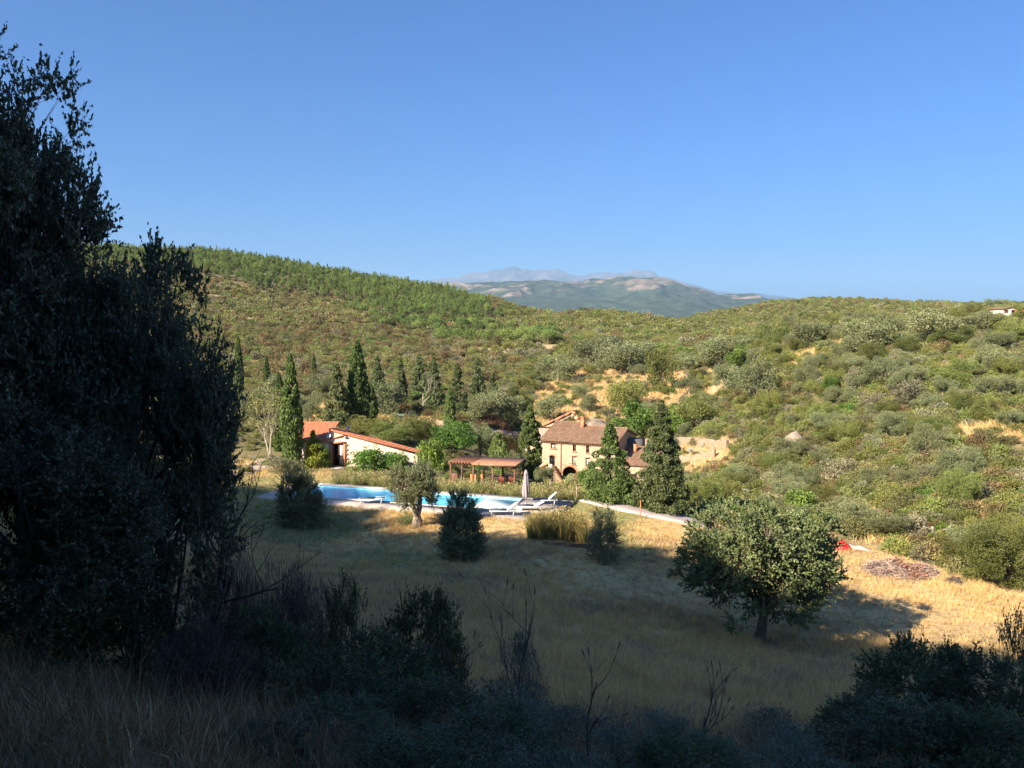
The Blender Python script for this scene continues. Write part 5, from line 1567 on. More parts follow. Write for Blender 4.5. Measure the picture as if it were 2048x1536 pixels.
for px, b, w_, h_, pr, nm, lb, d in [
        (738, 948, 92, 46, GBUSH[1], 'green_bush', 'bright green rounded hedge against the white house wall', 80.2),
        (790, 950, 62, 36, GBUSH[0], 'green_bush', 'lower green bush right of the bright hedge at the house wall', 80),
        (624, 952, 56, 72, YBUSH, 'yellow_shrub', 'yellow green pointed shrub left of the house door', 81.0),
        (648, 930, 20, 44, GBUSH[0], 'green_bush', 'small green climber beside the brick door frame', 81),
        (556, 948, 58, 30, GREYBUSH[1], 'grey_bush', 'pale round bush at the foot of the tall cypress', 78),
        (1143, 966, 34, 30, GBUSH[1], 'flowering_bush', 'cream flowering bush inside the farmhouse arch', 119.5),
        (1130, 985, 30, 26, GREYBUSH[0], 'grey_bush', 'grey green bush below the farmhouse stairs', 112),
        (1090, 985, 44, 36, OLIVE[1], 'olive_tree', 'small olive bush right of the ragged cypress foot', 92),
        (1154, 984, 30, 22, None, 'red_bush', 'dark red leaved bush in front of the farmhouse arch', 108),
        (1240, 1000, 60, 60, HOLM[0], 'holm_oak', 'dark green shrub between the irregular pine and the big conifer', 78),
        (1600, 1030, 80, 50, GBUSH[0], 'green_bush', 'lime tinged bush at the foot of the hill behind the oak', None),
        (1860, 1096, 34, 30, YBUSH, 'yellow_shrub', 'small lime green shrub in the scrub above the brushwood heap', None)]:
    if pr is None:
        pr = make_plant('red_bush', 81, 'bush', 1.5, 2, .1, 14, .4, 60, .14, .09, M['redleaf'], M['bark'], 0)
    if 'flowering' in nm:
        pr = make_plant('flowering', 82, 'bush', 2, 2.4, .1, 20, .4, 70, .14, .1, M['flower'], M['bark'], .04, 4)
    plant(pr, nm, lb, 'bush', px, b, w_ * 1.05, h_ * 1.08, lo=40, d=d)


# bare white tree
def bare_tree(name, label, px, base, h, mat, seed, d=None, lo=40, depth=5, spread=.55, r0=.10, pods=None, pos=None, up=.25):
    p = pos if pos is not None else hit(px, base, lo) if d is None else np.array([at(px, 700, d)[0], d, hz(at(px, 700, d)[0], d)])
    H = h * p[1] / F; rng = np.random.default_rng(seed); tk = MB(); br = MB(); pd_ = MB()

    def grow(b0, dr, L, r, lv):
        n = 4; pts = [b0]; dd = dr.copy()
        for k in range(n):
            dd = dd + rng.normal(0, .12, 3) + [0, 0, up * .15]; dd /= np.linalg.norm(dd); pts.append(pts[-1] + dd * L / n)
        (tk if lv == 0 else br).tube(pts, np.linspace(r, r * .6, n + 1), 6 if lv < 2 else 4)
        if lv >= depth:
            if pods and rng.uniform() < pods:
                e = pts[-1]; pd_.tube([e, e + dd * .02, e + dd * .05, e + dd * .065], [.002, .005, .0045, .001], 5)
            return
        for k in range(int(rng.integers(2, 4))):
            q = pts[int(rng.integers(2, n + 1))]
            nd_ = dd + rng.normal(0, spread, 3); nd_[2] = nd_[2] * .7 + up; nd_ /= np.linalg.norm(nd_)
            grow(q, nd_, L * rng.uniform(.55, .8), r * .55, lv + 1)

    grow(np.array([0, 0, -.1]), np.array([0, 0, 1.]), H * .36, r0, 0)
    zmax = max(v[:, 2].max() for v in br.v); f = H / zmax
    e = empty(name, tuple(p), 0, label, 'tree' if not pods else 'plant'); e.scale = (f, f, f)
    tk.obj('trunk' if not pods else 'stem', mat, e); br.obj('branches', mat, e)
    if pods and pd_.v: pd_.obj('pods', M['twig_dark'], e)
    return e


bare_tree('bare_tree', 'leafless white branched tree in front of the dark conifers', 848, 822, 84, M['bark_pale'], 5, lo=60, r0=.10, depth=6, spread=.5, up=.55)
bare_tree('bare_tree', 'dead grey tree on the slope above the red tarpaulin', 1868, 1082, 60, M['bark_pale'], 8, r0=.07, depth=4)
bare_tree('bare_tree', 'small dead pale tree on the slope above the oak crown', 1590, 972, 44, M['bark_pale'], 9, r0=.06, depth=4)


def agave(px, base, w_, label, seed):
    p = hit(px, base, 50); k = p[1] / F; W = w_ * k; rng = np.random.default_rng(seed); mb = MB()
    for i in range(26):
        a = i * 2.39996; e = math.radians(20 + 60 * i / 26); L = W / 2 * rng.uniform(.85, 1.15) * (1.25 if i > 12 else 1)
        d = np.array([math.cos(a) * math.cos(e), math.sin(a) * math.cos(e), math.sin(e)]); s = np.array([-math.sin(a), math.cos(a), 0]); u_ = np.cross(s, d)
        c = [(0, .10), (.35, .13), (.7, .09), (1, .005)]
        V = []
        for t, ww in c:
            o = d * L * t - np.array([0, 0, .12]) * L * t * t
            V += [o - s * ww * L, o - u_ * ww * L * .35, o + s * ww * L, o + u_ * ww * L * .05]
        mb.add(V, [(q * 4 + j, q * 4 + (j + 1) % 4, q * 4 + 4 + (j + 1) % 4, q * 4 + 4 + j) for q in range(3) for j in range(4)], 0, rng.uniform())
    o = mb.obj('agave', M['agave_leaf'], loc=tuple(p))
    return tag(o, label, 'agave', 'agaves along the dirt track')


agave(800, 840, 26, 'large blue grey agave left of the track bend', 1)
agave(822, 836, 24, 'blue grey agave right beside the larger one at the track bend', 2)
agave(775, 846, 16, 'small agave on dry grass below the visible trunked olive', 3)
agave(934, 868, 24, 'agave in front of the track wall right of the neat spindle cypress', 4)
agave(1408, 895, 22, 'agave on top of the terrace wall right of the farmhouse', 5)
agave(1380, 905, 18, 'smaller agave left on the terrace wall right of the farmhouse', 6)

# ------------------------------------------------------------------ trees of the field
OAK = sprig_plant('field_oak', 91, 'round', 7.3, 8.6, .95, 34, 640, .42, 9, .58, 19, .125, .075, M['oak_leaf'], M['bark'], .24, up=.3, accents=(M['oak_dry'], .02), bare=10)
plant(OAK, 'oak_tree', 'big spreading oak with a short trunk standing alone in the dry field', 'tree', 1515, 1283, 338, 300, lo=20, rz=.6)
OA = sprig_plant('olive_shrubby', 92, 'bush', 4.4, 3.3, .1, 0, 250, .3, 10, .72, 20, .11, .038, M['olive_leaf'], M['bark_olive'], .13, 3, up=1.0, bare=8)
OC = sprig_plant('olive_shaded', 93, 'bush', 4.3, 3.1, .1, 0, 270, .3, 10, .66, 20, .11, .038, M['olive_leaf'], M['bark_olive'], .16, 2, up=1.0, bare=8)
OB = sprig_plant('olive_old', 94, 'round', 4.3, 4.0, 1.05, 12, 290, .28, 10, .58, 19, .11, .038, M['olive_leaf'], M['bark_olive'], .34, 2, up=.8, bare=6)
OD = sprig_plant('olive_young', 95, 'bush', 3.4, 2.2, .1, 0, 130, .25, 9, .62, 15, .10, .032, M['olive_leaf'], M['bark_olive'], .11, 3, up=1.2, bare=8)
fo = 'olive trees at the edge of the field by the pool'
plant(OA, 'olive_tree', 'shaded shrubby olive at the left end of the pool', 'tree', 600, 1050, 110, 130, group=fo, lo=30)
plant(OB, 'olive_tree', 'sunlit old olive with thick twisted forked trunk in front of the pool', 'tree', 833, 1055, 112, 132, group=fo, lo=30, rz=1.0)
plant(OC, 'olive_tree', 'dark olive in full shade in front of the loungers', 'tree', 922, 1116, 104, 142, group=fo, lo=30)
plant(OD, 'olive_tree', 'young dark olive beside the reed bed', 'tree', 1208, 1121, 76, 112, group=fo, lo=30)
SUCK = make_plant('suckers', 96, 'bush', 1.1, 1.5, .1, 22, .28, 110, .09, .03, M['olive_leaf'], M['bark_olive'], 0, up=1.2)
plant(SUCK, 'olive_suckers', 'low suckers at the left foot of the old forked olive', 'bush', 812, 1052, 36, 36, lo=30)

# ------------------------------------------------------------------ shaded foreground trees and shrubs
TLA = sprig_plant('near_holm_tall', 101, 'round', 6.6, 4.6, .3, 20, 520, .28, 11, .34, 15, .050, .024, M['holm_leaf'], M['twig_dark'], .15, up=.3, hexleaf=True, bare=14)
TLB = sprig_plant('near_holm_slim', 102, 'round', 6.2, 3.0, .3, 15, 440, .25, 12, .32, 16, .050, .024, M['holm_leaf'], M['twig_dark'], .11, up=.3, hexleaf=True, bare=12)
TLC = sprig_plant('near_holm_low', 103, 'round', 4.4, 3.4, .2, 15, 420, .25, 12, .30, 16, .050, .024, M['holm_leaf'], M['twig_dark'], .09, up=.3, hexleaf=True, bare=16)


def near(proto, name, label, cat, px, d, top, w_, group=None, rz=None):
    p0 = at(px, 1000, d); x = p0[0]; g = hz(x, d); zt = at(px, top, d)[2]
    return plant(proto, name, label, cat, pos=np.array([x, d, g]), scale=(w_ * d / F / proto['W'], max(.3, zt - g) / proto['H']), group=group, rz=rz)


ng_ = 'dark holm oaks in the left foreground'
near(TLA, 'holm_oak', 'tallest dark holm oak rising at the left edge of the photo', 'tree', -140, 9.6, 58, 690, ng_, .4)
near(TLB, 'holm_oak', 'slim dark holm oak with a ragged top in the middle of the shaded left thicket', 'tree', 70, 10.4, 175, 390, ng_, 1.2)
near(TLC, 'holm_oak', 'dark holm oak overlapping the pine ridge on the right of the thicket', 'tree', 255, 11.2, 480, 430, ng_, 2.9)
near(TLC, 'holm_oak', 'short dark holm oak whose branches hang over the field', 'tree', 338, 10.2, 640, 310, ng_, 4.4)
near(TLA, 'holm_oak', 'bushy dark holm oak filling the lower left thicket', 'tree', 130, 12.5, 400, 560, ng_, 5.0)
near(TLC, 'holm_oak', 'low leafy holm oak at the foot of the left thicket', 'tree', 60, 8.8, 760, 560, ng_, .2)
bare_tree('bare_branch_tree', 'leafless dark branches sticking out of the left thicket against the pine ridge', 395, 1150, 560, M['twig_dark'], 12, d=11.0, r0=.05, depth=5, spread=.5)

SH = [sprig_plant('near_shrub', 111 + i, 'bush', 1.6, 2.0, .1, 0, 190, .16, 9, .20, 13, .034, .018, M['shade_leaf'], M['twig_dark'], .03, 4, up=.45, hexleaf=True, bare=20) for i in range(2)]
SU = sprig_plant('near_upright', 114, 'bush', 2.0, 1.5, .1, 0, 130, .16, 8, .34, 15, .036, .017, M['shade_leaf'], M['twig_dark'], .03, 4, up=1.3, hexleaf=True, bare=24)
HE = make_plant('near_heather', 115, 'bush', 1.6, 2.2, .1, 70, .26, 120, .11, .007, M['heather_twig'], M['twig_dark'], .015, 40, trunks=5, up=1.6, twigs=40, limb_r=.6)
RO = make_plant('near_rosemary', 116, 'bush', 1.0, 1.2, .1, 40, .2, 130, .05, .009, M['rosemary_leaf'], M['twig_dark'], .012, 14, trunks=3, up=1.2)
FG = [
    (HE, 'heather_bush', 'purple brown twiggy heather bush below the left thicket', 575, 13, 1120, 230),
    (HE, 'heather_bush', 'taller twiggy heather bush hard against the left thicket', 450, 12, 1085, 190),
    (SU, 'upright_shrub', 'upright small leaved shrub with pointed tips in the centre foreground', 685, 11.5, 1135, 150),
    (SH[0], 'dense_shrub', 'dense round dark shrub right of the upright one', 852, 12, 1172, 190),
    (SH[1], 'dense_shrub', 'wide dark shrub below the upright one', 760, 10, 1250, 270),
    (RO, 'rosemary_bush', 'bluish rosemary like bush at the foot of the tall podded stalk', 1045, 13, 1255, 110),
    (SH[0], 'dense_shrub', 'black green shrub in the lower centre left', 640, 8.2, 1310, 320),
    (SH[1], 'dense_shrub', 'black green shrub in the lower centre', 850, 8.2, 1350, 300),
    (RO, 'rosemary_bush', 'dim feathery bush right of the lower centre', 1010, 9, 1370, 230),
    (RO, 'rosemary_bush', 'low feathery bush beside the pale stony patch', 1120, 9.5, 1400, 170),
    (SU, 'upright_shrub', 'loose shrub at the bottom edge left of the centre', 930, 6.3, 1440, 330),
    (SH[0], 'dense_shrub', 'dark shrub touching the bottom edge under the heather', 640, 6.2, 1455, 330),
    (RO, 'rosemary_bush', 'small feathery bush in the straw right of the stony patch', 1325, 12, 1420, 150),
    (RO, 'rosemary_bush', 'bluish small bush in the straw below the oak', 1548, 13, 1405, 130),
    (SU, 'upright_shrub', 'loose dark shrub at the bottom edge right of the centre', 1400, 8.5, 1455, 260),
    (RO, 'rosemary_bush', 'feathery bush at the bottom edge left of the right thicket', 1600, 9.5, 1450, 200),
    (SH[1], 'dense_shrub', 'black green bush at the bottom edge left of the stony patch', 800, 5.2, 1475, 420),
    (RO, 'rosemary_bush', 'grey green feathery bush at the bottom edge under the stony patch', 1120, 5.6, 1480, 330),
    (SH[0], 'dense_shrub', 'dark bush at the bottom edge right of the stony patch', 1370, 6.0, 1490, 330),
    (RO, 'rosemary_bush', 'dim feathery bush at the bottom edge below the straw', 1640, 6.6, 1490, 330),
    (SU, 'upright_shrub', 'thin leaved shrub at the bottom edge among the tall grass', 520, 5.2, 1450, 260),
    (SH[1], 'dense_shrub', 'dark bush in the gap between the stony patch and the dense round shrub', 1000, 7.4, 1410, 260),
    (RO, 'rosemary_bush', 'dim low bush in the straw right of the podded stalks', 1250, 8.4, 1450, 230),
    (SH[0], 'mastic_bush', 'top bush of the right thicket with two rounded tufts', 1840, 15, 1280, 270),
    (SH[1], 'mastic_bush', 'dark bush forming the left flank of the right thicket', 1745, 12.5, 1370, 240),
    (SH[0], 'mastic_bush', 'dark bush on the right side of the right thicket', 1965, 13, 1300, 280),
    (SH[1], 'mastic_bush', 'large dark bush at the bottom of the right thicket', 1860, 9.5, 1405, 460),
    (SU, 'mastic_bush', 'tall dark leafy bush cut by the right edge', 2050, 14, 1195, 130),
    (SH[0], 'mastic_bush', 'low dark bush at the bottom right corner', 2030, 9, 1420, 300),
    (SH[1], 'dense_shrub', 'dark undergrowth bush at the foot of the left thicket', 260, 10, 1130, 330),
    (SH[0], 'dense_shrub', 'dark undergrowth bush at the left edge under the tallest oak', 40, 9, 1090, 330),
    (HE, 'heather_bush', 'dim twiggy bush between the left thicket and the grass', 400, 8.5, 1230, 260),
    (SH[1], 'dense_shrub', 'dark bush behind the heather at the field edge', 520, 10, 1200, 240)]
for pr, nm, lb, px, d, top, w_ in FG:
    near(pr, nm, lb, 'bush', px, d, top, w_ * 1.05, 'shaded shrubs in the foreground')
for i, (px, d, top, lb) in enumerate([(1050, 9.5, 1140, 'tall dry stalk with dark seed pods in the centre foreground'), (935, 9.8, 1225, 'shorter dry podded stalk left of the tall one'),
                                      (1400, 10.5, 1300, 'dry branching stalk in the straw below the oak'),                                       (1180, 8.6, 1290, 'dry forked stalk leaning right of the tall podded one')]):
    x = at(px, 1000, d)[0]; g = hz(x, d); zt = at(px, top, d)[2]
    bare_tree('dry_stalk', lb, 0, 0, (zt - g) * F / d, M['twig_dark'], 40 + i, pos=np.array([x, d, g]), r0=.012, depth=3, spread=.35, pods=.45, up=.5)
for px, py, w_, h_, lb in ((1190, 1448, 66, 26, 'pale stone heap in the shade at the bottom centre'), (1075, 1415, 46, 16, 'small grey stone left of the pale stone heap')):
    boulder(lb, px, py, w_, h_, px, lo=3, name='stone')

# ------------------------------------------------------------------ pines on the left ridge
rng = np.random.default_rng(77)


def cull(x, y, z, top):
    """keep what shows over the ground in front of it"""
    az = np.arctan2(x, y); r = np.hypot(x, y)
    keep = np.ones(len(x), bool)
    for f in np.linspace(.12, .985, 60):
        g = height_lut(x * f, y * f)
        keep &= (g - CZ) / (r * f) < (z + top - CZ) / r + .0015
    return keep


_LA = np.radians(np.linspace(-46, 46, 500)); _LR = np.geomspace(4, 1200, 420)
_A, _R = np.meshgrid(_LA, _LR)
_LZ = height((_R * np.sin(_A)).ravel(), (_R * np.cos(_A)).ravel()).reshape(_A.shape)


def height_lut(x, y):
    a = np.arctan2(x, y); r = np.maximum(np.hypot(x, y), 4)
    i = np.clip((np.log(r / 4) / math.log(1200 / 4)) * 419, 0, 418.999); j = np.clip((a - _LA[0]) / (_LA[-1] - _LA[0]) * 499, 0, 498.999)
    i0 = i.astype(int); j0 = j.astype(int); fi = i - i0; fj = j - j0
    return (_LZ[i0, j0] * (1 - fi) * (1 - fj) + _LZ[i0 + 1, j0] * fi * (1 - fj) + _LZ[i0, j0 + 1] * (1 - fi) * fj + _LZ[i0 + 1, j0 + 1] * fi * fj)


def sector(n, r0, r1, a0=-38, a1=38):
    r = np.sqrt(rng.uniform(r0 * r0, r1 * r1, n)); a = np.radians(rng.uniform(a0, a1, n))
    x, y = r * np.sin(a), r * np.cos(a)
    return x, y, height_lut(x, y)


def thin(x, y, dmin):
    """drop points closer than dmin to an earlier one"""
    cell = {}; keep = np.zeros(len(x), bool)
    for i in range(len(x)):
        k = (int(x[i] // dmin), int(y[i] // dmin)); ok = True
        for dx in (-1, 0, 1):
            for dy in (-1, 0, 1):
                for j in cell.get((k[0] + dx, k[1] + dy), ()):
                    if (x[i] - x[j]) ** 2 + (y[i] - y[j]) ** 2 < dmin * dmin: ok = False
        if ok: cell.setdefault(k, []).append(i); keep[i] = True
    return keep


FOREST = [(-400, 470), (300, 500), (440, 503), (600, 528), (760, 558), (880, 588), (960, 612), (1012, 640), (900, 650), (800, 642), (720, 624), (640, 598), (600, 592), (520, 586), (440, 562), (300, 545), (-400, 540)]
STRIP = [(690, 618), (800, 645), (960, 648), (1040, 662), (1112, 672), (1112, 692), (1000, 690), (880, 688), (870, 672), (760, 655)]
x, y, z = sector(16000, 250, 640, -38, 3)
px, py = project(x, y, z)
ok = inpoly(px, py + 2, FOREST) & (px > -30)
for s in SOIL: ok &= ~inpoly(px, py, s)
x, y, z = x[ok], y[ok], z[ok]
k = thin(x, y, 3.6); x, y, z = x[k], y[k], z[k]
k = cull(x, y, z, 9); x, y, z = x[k], y[k], z[k]
o_ = np.argsort(x * x + y * y); x, y, z = x[o_], y[o_], z[o_]
PROTOS = PINE + PINE2
for i in range(min(300, len(x))):
    pr = PROTOS[int(rng.integers(0, 5))]; s = rng.uniform(.62, 1.02)
    plant(pr, 'pine_tree', 'green pine in the forest covering the left ridge', 'tree', pos=(x[i], y[i], z[i]), scale=(s * rng.uniform(.85, 1.1), s), group='pines in the forest on the left ridge', parts=False)
if len(x) > 300:
    n = len(x) - 300; s = rng.uniform(.62, 1.02, n)
    stuff('pine_forest', np.stack([x[300:], y[300:], z[300:]], -1), np.stack([s, s, s], -1), np.stack([0 * s, 0 * s, rng.uniform(0, 6.28, n)], -1), rng.integers(0, 5, n), [p['all'] for p in PROTOS], 'farther pines closing the forest up to the ridge line')
x, y, z = sector(4000, 180, 480, -22, 5)
px, py = project(x, y, z); ok = inpoly(px, py, STRIP); x, y, z = x[ok], y[ok], z[ok]
k = thin(x, y, 5.0); x, y, z = x[k], y[k], z[k]; k = cull(x, y, z, 5); x, y, z = x[k][:110], y[k][:110], z[k][:110]
for i in range(len(x)):
    s = rng.uniform(.7, 1.1)
    plant(SPINE[i % 2], 'stone_pine', 'low bright green umbrella pine in the belt below the forest', 'tree', pos=(x[i], y[i], z[i]), scale=(s, s * rng.uniform(.85, 1.1)), group='umbrella pines below the forest', parts=False)


# ------------------------------------------------------------------ maquis scrub
GARDEN = [(395, 1010), (470, 870), (600, 838), (760, 838), (860, 868), (1040, 890), (1080, 870), (1280, 890), (1460, 905), (1400, 960), (1360, 1000), (1500, 1080), (1650, 1098), (1960, 1168), (2100, 1200), (2100, 1700), (-300, 1700), (-300, 1010)]


BUILT = [(POOL_C[0] + 1.2, POOL_C[1], pa, 12.1, 3.9), (-15.5, 83.4, 0, 6.6, 2.6), (-2.1, 73.4, pe_a, 3.3, 1.6), (10.0, 121.0, -0.436, 9.5, 5.5)]


def on_built(x, y, grow=0.0):
    b = np.zeros(len(x), bool)
    for cx, cy, a, hl, hd in BUILT:
        u = (x - cx) * math.cos(a) + (y - cy) * math.sin(a); v = -(x - cx) * math.sin(a) + (y - cy) * math.cos(a)
        b |= (np.abs(u) < hl + grow) & (np.abs(v) < hd + grow)
    return b


DRIVE = [(1075, 975), (1112, 976), (1205, 994), (1265, 1007), (1340, 1022), (1430, 1042), (1430, 1062), (1330, 1043), (1200, 1017), (1075, 995)]
TRACK = [(828, 832), (880, 840), (940, 856), (1040, 862), (1040, 880), (930, 871), (838, 850)]
BP, BS, BR, BK = [], [], [], []
for n, r0, r1, s0, s1, thinr in ((40000, 56, 190, .75, 1.4, .82), (52000, 190, 430, 1.05, 1.95, 1.4), (50000, 430, 860, 1.3, 2.2, 2.1)):
    x, y, z = sector(n, r0, r1)
    px, py = project(x, y, z)
    st, so, gr, *_ = cover(x, y, z)
    keep = rng.uniform(0, 1, len(x)) > so * .93
    keep &= ~(inpoly(px, py, GARDEN) & (np.hypot(x, y) < 150)) & ~on_built(x, y) & ~inpoly(px, py, DRIVE) & ~(inpoly(px, py, TRACK) & (np.hypot(x, y) < 160))
    for q in (hit(1681, 1098, 30), hit(1720, 1100, 30), hit(1800, 1150, 30), hit(1657, 1096, 30)): keep &= (x - q[0]) ** 2 + (y - q[1]) ** 2 > 2.6 ** 2
    keep &= ~((np.hypot(x, y) < 66) & (st > .5)) & ~((np.abs(x - HP[0] * y / HP[1]) < 4.5) & (y > HP[1] - 26) & (y < HP[1] + 9))
    keep &= ~inpoly(px, py, FOREST) | (rng.uniform(0, 1, len(x)) < .3)
    x, y, z = x[keep], y[keep], z[keep]
    k = thin(x, y, thinr); x, y, z = x[k], y[k], z[k]
    k = cull(x, y, z, 2.5); x, y, z = x[k], y[k], z[k]
    n = len(x); r = np.hypot(x, y)
    px, py = project(x, y, z)
    s = rng.uniform(s0, s1, n) * np.where((rng.uniform(0, 1, n) < .12) & (r > 185), 1.6, 1)
    patch = fbm(x / 22, y / 22, 55, 3)
    left = px < 1000; u = rng.uniform(0, 1, n) + (patch - .5) * 1.1
    kd = np.where(left, np.select([u < .22, u < .55, u < .9, u < 1.02], [0, 2, 4, 6], 7), np.select([u < .55, u < .84, u < .97, u < 1.08], [0, 2, 4, 6], 7))
    kd = np.where(kd == 7, np.where(rng.uniform(0, 1, n) < .4, 7, 0), kd)
    kd = np.where((kd < 6), kd + rng.integers(0, 2, n), kd)
    BP.append(np.stack([x, y, z - .1], -1))
    kd = np.where(r < 320, kd + 8, kd)
    big = (rng.uniform(0, 1, n) < .10) & (r < 260) & ~left
    kd = np.where(big, 16 + rng.integers(0, 6, n), kd)
    s = np.where(big, rng.uniform(.38, .72, n) * np.where(kd > 19, 1.5, 1), s)
    BS.append(np.stack([s, s, s * rng.uniform(.7, 1.15, n)], -1))
    BR.append(np.stack([rng.normal(0, .12, n), rng.normal(0, .12, n), rng.uniform(0, 6.28, n)], -1)); BK.append(kd)
stuff('maquis_scrub', np.concatenate(BP), np.concatenate(BS), np.concatenate(BR), np.concatenate(BK), [p['all'] for p in MQ + MQF + [HOLM[0]['fine'], HOLM[1]['fine'], OLIVE[0]['fine'], OLIVE[2]['fine']] + GREYBUSH], 'low green and brown scrub covering the hills')
# garden undergrowth
x, y, z = sector(9000, 66, 150)
px, py = project(x, y, z)
keep = inpoly(px, py, GARDEN) & ~on_built(x, y, .6) & ~inpoly(px, py, DRIVE) & ~inpoly(px, py, TRACK) & (fbm(x / 9, y / 9, 71, 3) > .45)
keep &= ~((np.abs(x + 17) < 8) & (y < 82))
x, y, z = x[keep], y[keep], z[keep]; k = thin(x, y, 1.2); x, y, z = x[k], y[k], z[k]; n = len(x)
s = rng.uniform(.4, .9, n)
stuff('garden_undergrowth', np.stack([x, y, z - .05], -1), np.stack([s, s, s * .8], -1), np.stack([0 * s, 0 * s, rng.uniform(0, 6.28, n)], -1), rng.choice([0, 1, 2, 3, 6, 7], n), [p['all'] for p in MQF], 'low green undergrowth between the garden trees')

# ------------------------------------------------------------------ grasses
TUFT_GREY = [tuft_mesh('grey_tuft', 8 + i, 24, .34, .22, .007, M['straw_grey'], .6) for i in range(2)]
TUFT = [tuft_mesh('straw_tuft', 1 + i, 26, .42, .20, .007, M['straw'], .5) for i in range(3)] + [tuft_mesh('green_tuft', 5 + i, 26, .24, .22, .008, M['green_grass'], .5) for i in range(2)]
x, y, z = sector(80000, 12, 88, -40, 40)
st, so, gr, px, py, r = cover(x, y, z)
keep = (st > .3) & ~on_built(x, y) & ~inpoly(px, py, DRIVE)
x, y, z, gr, r = x[keep], y[keep], height(x[keep], y[keep]), gr[keep], r[keep]
n = len(x); isg = rng.uniform(0, 1, n) < gr * .6
s = rng.uniform(.55, 1.15, n) * np.where(r < 44, 1.1, .75) * (.3 + 1.3 * fbm(x / 5, y / 5, 91, 4))
stuff('dry_grass', np.stack([x, y, z], -1), np.stack([s * 1.2, s * 1.2, s], -1), np.stack([rng.normal(0, .15, n), rng.normal(0, .15, n), rng.uniform(0, 6.28, n)], -1), np.where(isg, 3 + rng.integers(0, 2, n), np.where(rng.uniform(0, 1, n) < .15 + .5 * (fbm(x / 3.5, y / 3.5, 95, 3) > .52), 5 + rng.integers(0, 2, n), rng.integers(0, 3, n))), TUFT + TUFT_GREY, 'dry straw and thin green grass covering the field')
x, y, z = sector(9000, 2.4, 13, -50, 50)
px, py = project(x, y, z)
keep = rng.uniform(0, 1, len(x)) < np.where(px < 800, 1, .5)
x, y = x[keep], y[keep]; z = height(x, y); n = len(x); s = rng.uniform(.3, .75, n)
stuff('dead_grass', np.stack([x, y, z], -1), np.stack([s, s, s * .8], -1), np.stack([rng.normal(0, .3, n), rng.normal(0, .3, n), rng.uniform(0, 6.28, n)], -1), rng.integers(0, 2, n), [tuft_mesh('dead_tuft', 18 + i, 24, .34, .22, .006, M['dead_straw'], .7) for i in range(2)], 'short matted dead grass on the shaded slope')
OAT = [tuft_mesh('oat_tuft', 11 + i, 14, .62, .22, .0026, M['dead_straw'], .45, head=True) for i in range(3)]
x, y, z = sector(4200, 2.6, 15, -48, 48)
px, py = project(x, y, z)
keep = (rng.uniform(0, 1, len(x)) < np.where(px < 620, .75, np.where(px < 1150, .12, .4)))
x, y = x[keep], y[keep]; z = height(x, y); n = len(x); s = rng.uniform(.35, 1.0, n)
keep = np.hypot(x, y) > 4.2
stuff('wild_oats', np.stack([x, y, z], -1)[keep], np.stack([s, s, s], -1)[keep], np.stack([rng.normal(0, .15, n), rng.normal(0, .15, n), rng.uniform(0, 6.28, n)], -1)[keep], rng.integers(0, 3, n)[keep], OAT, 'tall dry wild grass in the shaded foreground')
# dry grass on the bare slopes
x, y, z = sector(60000, 66, 240, -30, 32)
st, so, gr, px, py, r = cover(x, y, z)
keep = (so > .5) & ~on_built(x, y); x, y, z = x[keep], y[keep], z[keep]; k = cull(x, y, z, 1); x, y, z = x[k], y[k], z[k]; n = len(x); s = rng.uniform(.7, 1.5, n)
stuff('slope_grass', np.stack([x, y, z], -1), np.stack([s * 2.2, s * 2.2, s * 1.3], -1), np.stack([0 * s, 0 * s, rng.uniform(0, 6.28, n)], -1), rng.integers(0, 3, n), TUFT[:3], 'dry orange grass on the open slopes')
# lavender and herbs behind the pool
LAV = [tuft_mesh('herb_tuft', 21 + i, 60, .8, .28, .012, M['lavender'], .45, head=True) for i in range(2)] + [tuft_mesh('herb_green', 23, 60, .6, .3, .016, M['green_grass'], .4)]
n = 640; u = rng.uniform(-8.5, 13.5, n); v = HD + 1.1 + rng.uniform(0, 2.6, n)
x = POOL_C[0] + u * POOL_U[0] + v * POOL_V[0]; y = POOL_C[1] + u * POOL_U[1] + v * POOL_V[1]; z = height(x, y)
keep = ~((np.abs((x + 2.1) * ca + (y - 73.4) * sa) < 4.2) & (np.abs(-(x + 2.1) * sa + (y - 73.4) * ca) < 1.9))
s = rng.uniform(.6, 1.35, n) * (.8 + .5 * vnoise(u, 0 * u, 3))
stuff('lavender', np.stack([x, y, z], -1)[keep], np.stack([s, s, s], -1)[keep], np.stack([0 * s, 0 * s, rng.uniform(0, 6.28, n)], -1)[keep], rng.integers(0, 3, n)[keep], LAV, 'lavender and tall herbs along the far side of the pool')
# reed bed
REED = [tuft_mesh('reed_tuft', 31 + i, 46, 1.75, .26, .018, M['reed'], .22, head=True) for i in range(2)]
c0 = hit(1060, 1080, 30); c1 = hit(1178, 1088, 30)
n = 190; t = rng.uniform(0, 1, n); q = rng.uniform(0, 2.4, n)
x = c0[0] + (c1[0] - c0[0]) * t; y = c0[1] + (c1[1] - c0[1]) * t + q; z = height(x, y)
s = rng.uniform(.75, 1.05, n) * (1 - .25 * np.abs(2 * t - 1) ** 3)
stuff('reed_bed', np.stack([x, y, z], -1), np.stack([s, s, s], -1), np.stack([rng.normal(0, .08, n), rng.normal(0, .08, n), rng.uniform(0, 6.28, n)], -1), rng.integers(0, 2, n), REED, 'bed of tall green and tawny reeds behind the timber border')

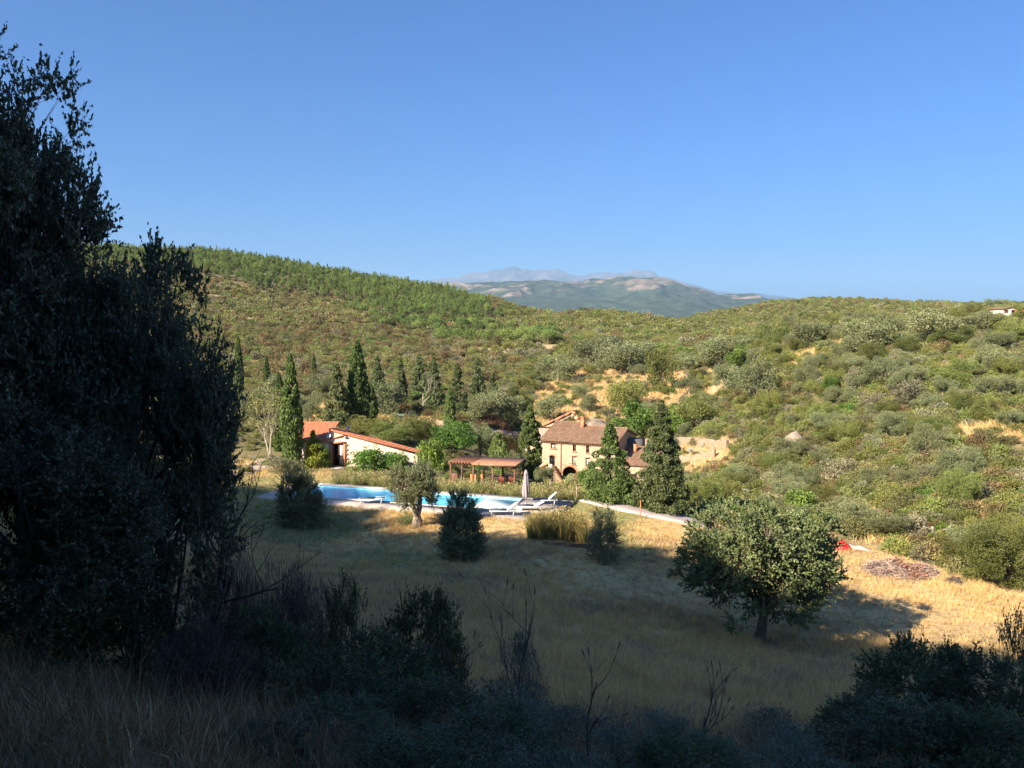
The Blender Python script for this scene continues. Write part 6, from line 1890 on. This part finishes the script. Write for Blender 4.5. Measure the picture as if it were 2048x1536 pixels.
# ------------------------------------------------------------------ the wood on the hill behind the camera
CR = np.array(CREST); seg = np.linspace(0, len(CR) - 1, 90)
cx_ = np.interp(seg, range(len(CR)), CR[:, 0]); cy_ = np.interp(seg, range(len(CR)), CR[:, 1]); cz_ = np.interp(seg, range(len(CR)), CR[:, 2])
P_, S_ = [], []
for row in range(3):
    jx = rng.normal(0, .6, 90); x = cx_ - row * 3.4 * T2[0] + jx; y = cy_ - row * 3.4 * T2[1] + jx
    g = height(x, y); hgt = np.clip(cz_ + row * 3.4 * TAN + rng.normal(-.3, .7, 90) - g, 1.5, 16)
    P_.append(np.stack([x, y, g - .2], -1)); S_.append(np.stack([np.full(90, .95), np.full(90, .95), hgt / 5.0], -1))
P_ = np.concatenate(P_); S_ = np.concatenate(S_); n = len(P_)
# taller trees of that wood, whose shade reaches the olives by the pool
EXTRA = [(600, 1050, 3.8, 52), (560, 1030, 3.4, 52), (640, 1035, 2.4, 52), (922, 1116, 4.2, 52), (1208, 1121, 2.6, 52), (760, 1020, .8, 54), (700, 1010, .8, 54), (650, 1010, .8, 54), (700, 1035, .7, 54), (755, 1040, .6, 54), (805, 1030, .3, 54), (620, 1002, .9, 54), (660, 1000, .6, 54), (705, 1001, .6, 54), (750, 1003, .6, 54), (795, 1006, .6, 54), (680, 1003, .6, 54), (730, 1004, .6, 54), (775, 1006, .6, 54)]
for px, py, hh, L in EXTRA:
    p = hit(px, py, 30); q = np.array([p[0] - L * T2[0], p[1] - L * T2[1]]); g = hz(*q); H_ = p[2] + hh + L * TAN - g
    P_ = np.concatenate([P_, [[q[0], q[1], g - .2]]]); S_ = np.concatenate([S_, [[.72, .72, max(1, H_) / 5.0]]])
n = len(P_)
stuff('woodland', P_, S_, np.stack([np.zeros(n), np.zeros(n), rng.uniform(0, 6.28, n)], -1), rng.integers(0, 2, n), [h['all'] for h in HOLM], 'dark wood on the hill behind the viewer')

# ------------------------------------------------------------------ haze
mb = MB().box((0, 15500, 770), (64000, 35000, 1860))
hm = bpy.data.materials.new('haze'); hm.use_nodes = True
nt = hm.node_tree; nt.nodes.clear()
ho = nt.nodes.new('ShaderNodeOutputMaterial'); pv = nt.nodes.new('ShaderNodeVolumePrincipled')
pv.inputs['Density'].default_value = 3.7e-5
pv.inputs['Color'].default_value = (0.37, 0.61, 0.93, 1)
pv.inputs['Anisotropy'].default_value = 0.0
nt.links.new(pv.outputs[0], ho.inputs['Volume'])
hz_o = mb.obj('haze', hm)
tag(hz_o, 'thin blue air between the hills and the far mountains', kind='stuff')
